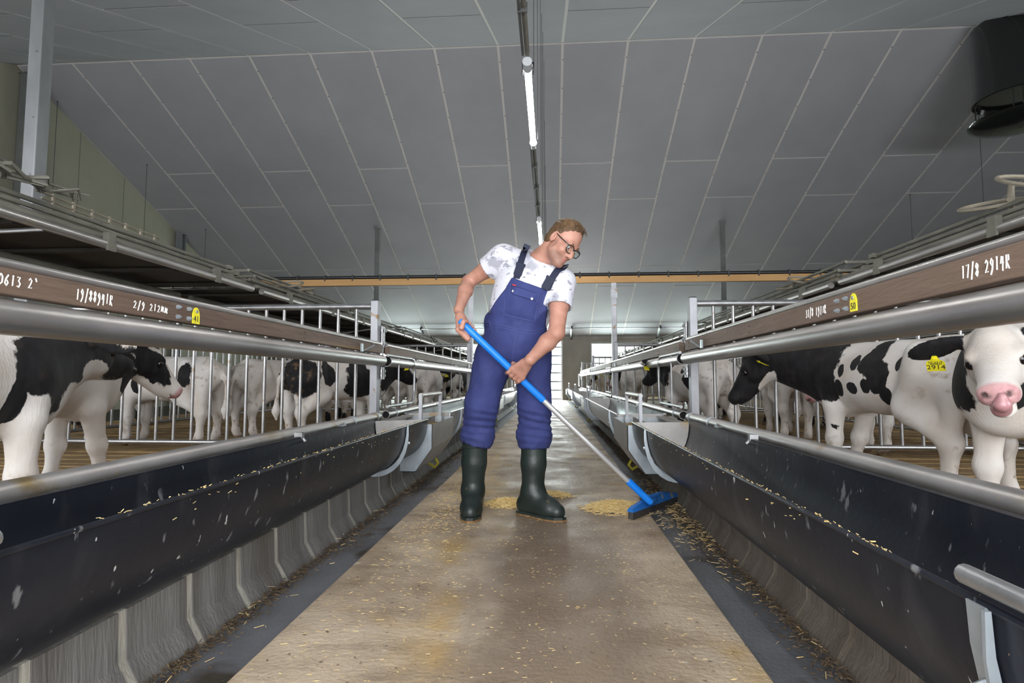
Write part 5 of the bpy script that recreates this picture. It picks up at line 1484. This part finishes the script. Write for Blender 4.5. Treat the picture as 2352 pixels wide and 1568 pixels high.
# ---- overalls
ob = Body((-.80, 2.95, .34), (.30, 3.55, 1.36), .0065)
ob.el(P0 + Vector((0, 0, .01)), [.192, .150, .135], None, .05); ob.el(P1 + Vector((0, 0, -.02)), [.190, .152, .12], TM, .06)
ob.chain([HR_, KR, AR + Vector((.01, 0, .02))], [.115, .088, .092], .05); ob.chain([HL_, KL, AL + Vector((0, 0, .02))], [.115, .088, .096], .05)
ob.el(AR + Vector((.012, 0, .045)), [.096, .098, .054], None, .03); ob.el(AL + Vector((.0, 0, .045)), [.100, .100, .054], None, .03)
ob.el(P0 + Vector((.02, -.035, .02)), [.15, .12, .12], None, .05)
Fl = ob.F.copy()
# bib: trunk grown a little, cut to its outline on the front
bb_ = Body((-.80, 2.95, .34), (.30, 3.55, 1.36), .0065)
trunk(bb_, .013)
def plane_px(x0, y0, x1, y1, keep):
    """plane through the view rays of two pixels at the chest; keep = pixel on the kept side"""
    a = at(x0, y0, 3.08); c = at(x1, y1, 3.08); n = (a - CAM).cross(c - CAM).normalized()
    if n.dot(at(*keep, 3.08) - CAM) > 0: n = -n
    return a, n
for q in ((1176, 636, 1262, 668), (1262, 668, 1254, 748), (1176, 636, 1106, 742)):
    p, n = plane_px(*q, (1190, 700)); bb_.half(p, n, .006)
bb_.half(P2 + Vector((0, .03, 0)), (0, 1, 0), .01)
bb_.half(P1 + Vector((0, 0, -.10)), (0, 0, -1))
h = np.clip(.5 + .5 * (Fl - bb_.F) / .02, 0, 1); ob.F = (Fl * (1 - h) + bb_.F * h - .02 * h * (1 - h)).astype(np.float32)
ob.half(P1 + sp * .045 + Vector((0, 0, 0)), sp, 0) if False else None
# hollow at the leg ends
for A in (AR, AL): ob.rc(A + Vector((0, 0, -.06)), A + Vector((0, 0, .0)), .080, .080, .004, 's')
V, Fc = ob.nets()
z = V[:, 2]
wr = np.exp(-((z - .52) / .09) ** 2)
fold = np.sin((V[:, 0] * .8 + V[:, 2]) * 62 + ln(V * 2.2) * 3.0) * .0045 * np.clip(ln(V * 1.7 + 5) * 2.2, 0, 1) + np.sin((-V[:, 0] * .9 + V[:, 2]) * 55 + ln(V * 2.0 + 2) * 3.0) * .004 * np.clip(ln(V * 1.5 + 9) * 2.2, 0, 1)
V = V + np.stack([ln(V * 4.2 + 3) * .006 + fold * .4 + wr * np.sin(z * 170 + V[:, 0] * 30) * .004, ln(V * 3.6) * .007 - fold + wr * np.sin(z * 150 + V[:, 0] * 25) * .005, ln(V * 2.9) * .003], 1)
ovr = mlink('overalls', grid_mesh('overalls', V, Fc, M_denim, 1))
def bvh(o):
    me = o.data; return BVHTree.FromPolygons([v.co.copy() for v in me.vertices], [tuple(p.vertices) for p in me.polygons])
T_sh, T_ov = bvh(shirt), bvh(ovr)
def hit(x, y, trees, lift=.004):
    d = ray(x, y); best = None
    for t in trees:
        r = t.ray_cast(CAM, d)
        if r[0] is not None and (best is None or r[3] < best[3]): best = r
    if best is None: return at(x, y, 3.08), Vector((0, -1, 0))
    n = best[1]
    if n.dot(d) > 0: n = -n
    return best[0] + n * lift, n
def strap_px(pts, width, name, m, trees, parent=None, lift=.004, thick=.004):
    P, N = [], []
    for i in range(len(pts) - 1):
        for t in np.linspace(0, 1, 6)[:-1 if i < len(pts) - 2 else None]:
            p, n = hit(pts[i][0] + (pts[i + 1][0] - pts[i][0]) * t, pts[i][1] + (pts[i + 1][1] - pts[i][1]) * t, trees, lift); P.append(p); N.append(n)
    s = MB(); s.ribbon(P, width, thick, N)
    return mbuild(s, name, m, True, parent)
strap_px([(1187, 640), (1196, 605), (1206, 575), (1212, 562)], .038, 'shoulder_strap', M_strapb, [T_sh, T_ov])
strap_px([(1256, 668), (1268, 640), (1280, 622), (1300, 612)], .038, 'shoulder_strap', M_strapb, [T_sh, T_ov])
for (x, y) in ((1193, 622), (1258, 652)):
    p, n = hit(x, y, [T_sh, T_ov], .010)
    ax_ = Vector((.3, 0, .95)) if x < 1200 else Vector((.5, 0, .85))
    M_ = basis(ax_.cross(n), ax_)
    k = MB(); k.box(p, (.045, .060, .014), M_); k.box(p + M_ @ Vector((0, .032, .0)), (.052, .014, .016), M_); k.box(p + M_ @ Vector((0, -.028, 0)), (.036, .02, .012), M_); mbuild(k, 'buckle', M_strapb, False)
def patch_px(quad, name, m, lift, parent=None, n=9):
    """cloth patch following the surface inside a pixel quad, with a turned-in edge"""
    a, c, d, e = [np.array(q_, float) for q_ in quad]; vs = []; fs = []
    for i in range(n):
        for j in range(n):
            u, v = i / (n - 1), j / (n - 1)
            q_ = (a * (1 - u) + c * u) * (1 - v) + (e * (1 - u) + d * u) * v
            edge = i in (0, n - 1) or j in (0, n - 1)
            vs.append(hit(q_[0], q_[1], [T_ov], -.002 if edge else lift)[0])
    for i in range(n - 1):
        for j in range(n - 1): fs.append((i * n + j, i * n + j + 1, (i + 1) * n + j + 1, (i + 1) * n + j))
    s = MB(); s.add(vs, fs); return mbuild(s, name, m, True, parent)
pk = patch_px([(1172, 664), (1237, 683), (1228, 738), (1158, 722)], 'bib_pocket', M_denim, .005)
fp = patch_px([(1174, 653), (1238, 673), (1232, 694), (1172, 676)], 'pocket_flap', M_denim2, .012)
for x, y in ((1181, 669), (1221, 686)):
    p, n = hit(x, y, [T_ov], .012); k = MB(); k.path([p, p + n * .004], .006, 12); mbuild(k, 'stud', M_stud, True)
p, n = hit(1183, 655, [T_ov], .011); k = MB(); k.box(p, (.020, .006, .005), basis(Vector((.95, 0, -.25)), Vector((0, -.2, 1)))); mbuild(k, 'red_label', M_red, False)
p, n = hit(1128, 716, [T_ov], .006); k = MB(); k.path([p, p + n * .005], .007, 12); mbuild(k, 'stud', M_stud, True)
for pts in ([(1108, 748), (1150, 752), (1190, 762), (1225, 766), (1252, 758)], [(1108, 742), (1150, 746), (1190, 756), (1225, 760), (1252, 752)], [(1185, 766), (1180, 800), (1174, 846)], [(1123, 735), (1135, 765), (1112, 790)], [(1174, 653), (1172, 676), (1202, 686), (1232, 694), (1238, 673)], [(1160, 690), (1158, 722), (1195, 731), (1228, 738), (1232, 700)]):
    strap_px(pts, .0025, 'stitching', M_seamb, [T_ov], None, .002, .002)

# ---- boots
def boot(A, F, toe, name_, sole_y):
    bo = Body((min(A.x, F.x) - .22, 2.90, -.01), (max(A.x, F.x) + .30, 3.50, .46), .006)
    td = Vector(toe).normalized()
    top = Vector((A.x, A.y, .455)); an = Vector((F.x, F.y, .13))
    bo.chain([top, top.lerp(an, .5), an], [.076, .070, .060], .02)
    heel = Vector((F.x, F.y, .06)) - td * .045
    bo.rc(an, heel, .060, .052, .03); ball = heel + td * .16; ball.z = .054; tp = heel + td * .21; tp.z = .046
    bo.rc(heel, ball, .052, .056, .03); bo.rc(ball, tp, .056, .047, .02); bo.rc(an, ball, .052, .045, .04)
    bo.rc(Vector((A.x, A.y, .43)), Vector((A.x, A.y, .50)), .068, .068, 0, 's')
    bo.half((0, 0, .022), (0, 0, -1), .006); bo.half((0, 0, .438), (0, 0, 1))
    V, Fc = bo.nets(); o = mlink(name_, grid_mesh(name_, V, Fc, M_boot, 1))
    w = td.cross(Vector((0, 0, 1)))
    ol = []
    for u_, v_ in ((-.055, 0), (-.045, .035), (-.01, .042), (.06, .040), (.12, .048), (.18, .050), (.225, .040), (.262, .015), (.262, -.015), (.225, -.040), (.18, -.050), (.12, -.048), (.06, -.040), (-.01, -.042), (-.045, -.035)):
        p = heel + td * u_ + w * v_ * 1.16; ol.append((p.x, p.y))
    s = plate(ol, .026); mbuild(s, 'sole', M_boot, False, o)
    s = plate([(x + (x - heel.x) * .02, y + (y - heel.y) * .02) for x, y in ol], .010); mo = mbuild(s, 'mud_crust', M_mud, False, o)
    mo.location.z = .002
    c = MB(); a_ = top.lerp(an, .22)
    c.path([a_ + Vector((0.077 * math.cos(R(t)), .077 * math.sin(R(t)), 0)) for t in range(0, 360, 15)], .0035, 6, closed=True); mbuild(c, 'boot_band', M_boot, True, o)
    return o
boot(AR, FR, (.06, -1, 0), 'boot', 1); boot(AL, FL, (.80, -.60, 0), 'boot', 1)

# ---- broom
broom = empty('push_broom', (B_bot.x, B_bot.y, 0), 0, 'blue and silver push broom held by the man, its head on the concrete path', 'broom')
def bb(mb, name, m, smooth=True, parent=None):
    o = mb.build(name, m, parent or broom, smooth); o.matrix_parent_inverse = Matrix.Translation(-broom.location) if parent is None else Matrix.Identity(4); return o
_, t1 = on_handle(1247, 921); _, t2 = on_handle(1443, 1103)
q = lambda t: B_top + b_ax * t
m_ = MB(); m_.path([q(-.035), q(-.03), q(.02), q(t1 - .01), q(t1)], [.008, .015, .0195, .0195, .0175], 14); bb(m_, 'grip', M_bluep)
m_ = MB(); m_.tube(q(t1 - .02), q(t2 + .02), .0145, 14); bb(m_, 'shaft', M_alu)
m_ = MB(); m_.path([q(t2), q(t2 + .015), q(B_len - .02), q(B_len + .005)], [.018, .020, .0195, .018], 14); bb(m_, 'socket', M_bluep)
h0 = on_floor(1442, 1196); h1 = on_floor(1556, 1152); hd = (h1 - h0); hlen = min(hd.length, .58); hd.normalize(); hm = (h0 + h1) / 2
hw = Vector((-hd.y, hd.x, 0))
if hw.y > 0: hw = -hw
zc_ = .075
base = Vector((hm.x, hm.y, 0))
m_ = MB(); N_ = 14; prof = []
for i in range(N_ + 1):
    t = (i / N_ - .5) * 2; p = base + hd * (t * hlen / 2); zt = .060 + .030 * (1 - abs(t)) ** .6; prof.append((p, zt))
vs = []; 
for p, zt in prof: vs += [p + hw * .021 + Vector((0, 0, .042)), p - hw * .021 + Vector((0, 0, .042)), p - hw * .012 + Vector((0, 0, zt)), p + hw * .012 + Vector((0, 0, zt))]
fs = []
for i in range(N_):
    for j in range(4): fs.append((i * 4 + j, i * 4 + (j + 1) % 4, i * 4 + 4 + (j + 1) % 4, i * 4 + 4 + j))
fs += [(3, 2, 1, 0), tuple(N_ * 4 + j for j in range(4))]
m_.add(vs, fs); bb(m_, 'head', M_bluehead, False)
m_ = MB(); M2 = basis(hd, hw); m_.box(base + Vector((0, 0, .0225)), (hlen * .985, .030, .043), M2); bb(m_, 'rubber_blade', M_rubber, False)
for sgn in (-1, 1):
    m_ = MB(); m_.path([q(B_len - .03), base + hd * (sgn * .08) + Vector((0, 0, .088)), base + hd * (sgn * .17) + Vector((0, 0, .074))], [.013, .012, .009], 8); bb(m_, 'brace', M_bluehead)
m_ = MB(); m_.path([q(B_len - .06), q(B_len) , base + Vector((0, 0, .07))], [.016, .018, .02], 10); bb(m_, 'neck', M_bluehead)
# ================================================================== straw, feed and litter
def strands(name, pts, m, label, cat, parent=None, kind='stuff'):
    mb = MB(); v, f = mb.v, mb.f
    for p, d, L, w in pts:
        p = Vector(p); d = Vector(d).normalized(); s = d.cross(Vector((0, 0, 1)))
        if s.length < .1: s = Vector((1, 0, 0))
        s.normalize(); u = s.cross(d)
        a, b_ = p - d * L / 2, p + d * L / 2; n = len(v)
        for q in (a, b_): v += [tuple(q + s * w), tuple(q - s * w * .5 + u * w * .9), tuple(q - s * w * .5 - u * w * .9)]
        f += [(n, n + 1, n + 4, n + 3), (n + 1, n + 2, n + 5, n + 4), (n + 2, n, n + 3, n + 5), (n, n + 2, n + 1), (n + 3, n + 4, n + 5)]
        mb.m += [0] * 5
    me = bpy.data.meshes.new(name); me.from_pydata(v, [], f); me.materials.append(m)
    o = link(name, me, parent); tag(o, label, cat, None, kind); return o
rnd = random.Random(9)
def heap(cx, cy, rx, ry, n, h, ang=0, zb=0.0):
    r = []
    for i in range(n):
        while True:
            a, c = rnd.gauss(0, .42), rnd.gauss(0, .42)
            if a * a + c * c < 1.4: break
        x, y = a * rx, c * ry
        X = cx + x * math.cos(ang) - y * math.sin(ang); Y = cy + x * math.sin(ang) + y * math.cos(ang)
        z = zb + .002 + max(0, h * (1 - a * a - c * c)) * rnd.uniform(.2, 1)
        t = rnd.uniform(0, 6.28); r.append(((X, Y, z), (math.cos(t), math.sin(t), rnd.uniform(-.5, .5)), rnd.uniform(.014, .05), rnd.uniform(.0008, .0017)))
    return r
p1 = on_floor(1170, 1158); p2 = on_floor(1268, 1138); p3 = on_floor(1420, 1168)
strands('straw_heap', heap(p1.x, p1.y, .17, .12, 1800, .034), M_straw, 'loose heap of straw behind the heel of the boot on the right', 'straw')
strands('straw_heap', heap(p2.x, p2.y, .14, .10, 900, .024), M_straw, 'thin straw lying behind the toe of the boot on the right', 'straw')
strands('straw_heap', heap(p3.x, p3.y, .20, .17, 3000, .042), M_straw, 'golden straw heap pushed up beside the broom head', 'straw')
L_ = []
for i in range(3000):
    y = .9 + rnd.random() ** 1.3 * 8; x = rnd.uniform(PATH_L + .02, PATH_R - .05)
    t = rnd.uniform(0, 6.28); L_.append(((x, y, .002), (math.cos(t), math.sin(t), 0), rnd.uniform(.004, .014), rnd.uniform(.0004, .0009)))
for i in range(2600):
    y = rnd.gauss(4.4, 1.1); x = rnd.gauss(-.60, .10)
    if PATH_L + .02 < x < PATH_R:
        t = rnd.uniform(0, 6.28); L_.append(((x, y, .002 + rnd.random() * .003), (math.cos(t), math.sin(t), 0), rnd.uniform(.008, .025), rnd.uniform(.0005, .0011)))
strands('straw_scatter', L_, M_straw, 'straw bits scattered over the concrete path', 'straw')
# wet litter lines along both kerbs
for s in (-1, 1):
    L_ = []; xk = KERB_L if s < 0 else KERB_R
    for i in range(5200):
        y = .8 + rnd.random() ** 1.3 * 9
        x = xk - s * abs(rnd.gauss(.0, .035 if y < 2.6 else .06))
        t = rnd.uniform(0, 6.28); L_.append(((x, y, -.02 + rnd.uniform(.0, .022)), (math.cos(t), math.sin(t), rnd.uniform(-.4, .4)), rnd.uniform(.004, .018), rnd.uniform(.0008, .0024)))
    strands('kerb_litter', L_, M_litter, 'dark wet litter lying along the foot of the %s kerb' % SN[s], 'litter')
    L_ = []
    for i in range(200):
        y = .8 + rnd.random() ** 1.3 * 8; x = xk - s * abs(rnd.gauss(0.02, .05))
        t = rnd.uniform(0, 6.28); L_.append(((x, y, rnd.uniform(-.018, .006)), (math.cos(t), math.sin(t), rnd.uniform(-.3, .3)), rnd.uniform(.01, .04), rnd.uniform(.0006, .0012)))
    if s > 0:
        for i in range(420):
            y = rnd.gauss(3.35, .45); x = min(rnd.gauss(.70, .06), xk - .01); t = rnd.uniform(0, 6.28)
            L_.append(((x, y, rnd.uniform(-.02, .02)), (math.cos(t), math.sin(t), rnd.uniform(-.4, .4)), rnd.uniform(.01, .04), rnd.uniform(.0006, .0012)))
    strands('gutter_straw', L_, M_straw, 'straw stalks strewn in the %s gutter' % SN[s], 'straw')
    # feed crumbs on the trough rims and walls
    S = SIDE[s]; L_ = []
    for i in range(260):
        y = 1.0 + rnd.random() * 3.0; (xf, zf) = S['rf']
        if rnd.random() < .85: p = (xf + s * rnd.uniform(-.004, .004), y, zf + rnd.uniform(.004, .010))
        else: p = (xf + s * .0 - s * .004, y, zf - rnd.uniform(0, .05))
        t = rnd.gauss(1.57, .5); L_.append((p, (math.cos(t) * .3, math.sin(t), rnd.uniform(-.3, .3)), rnd.uniform(.004, .014), rnd.uniform(.0006, .0013)))
    strands('rim_feed', L_, M_straw, 'feed crumbs stuck along the rim of the nearest %s trough' % SN[s], 'feed')
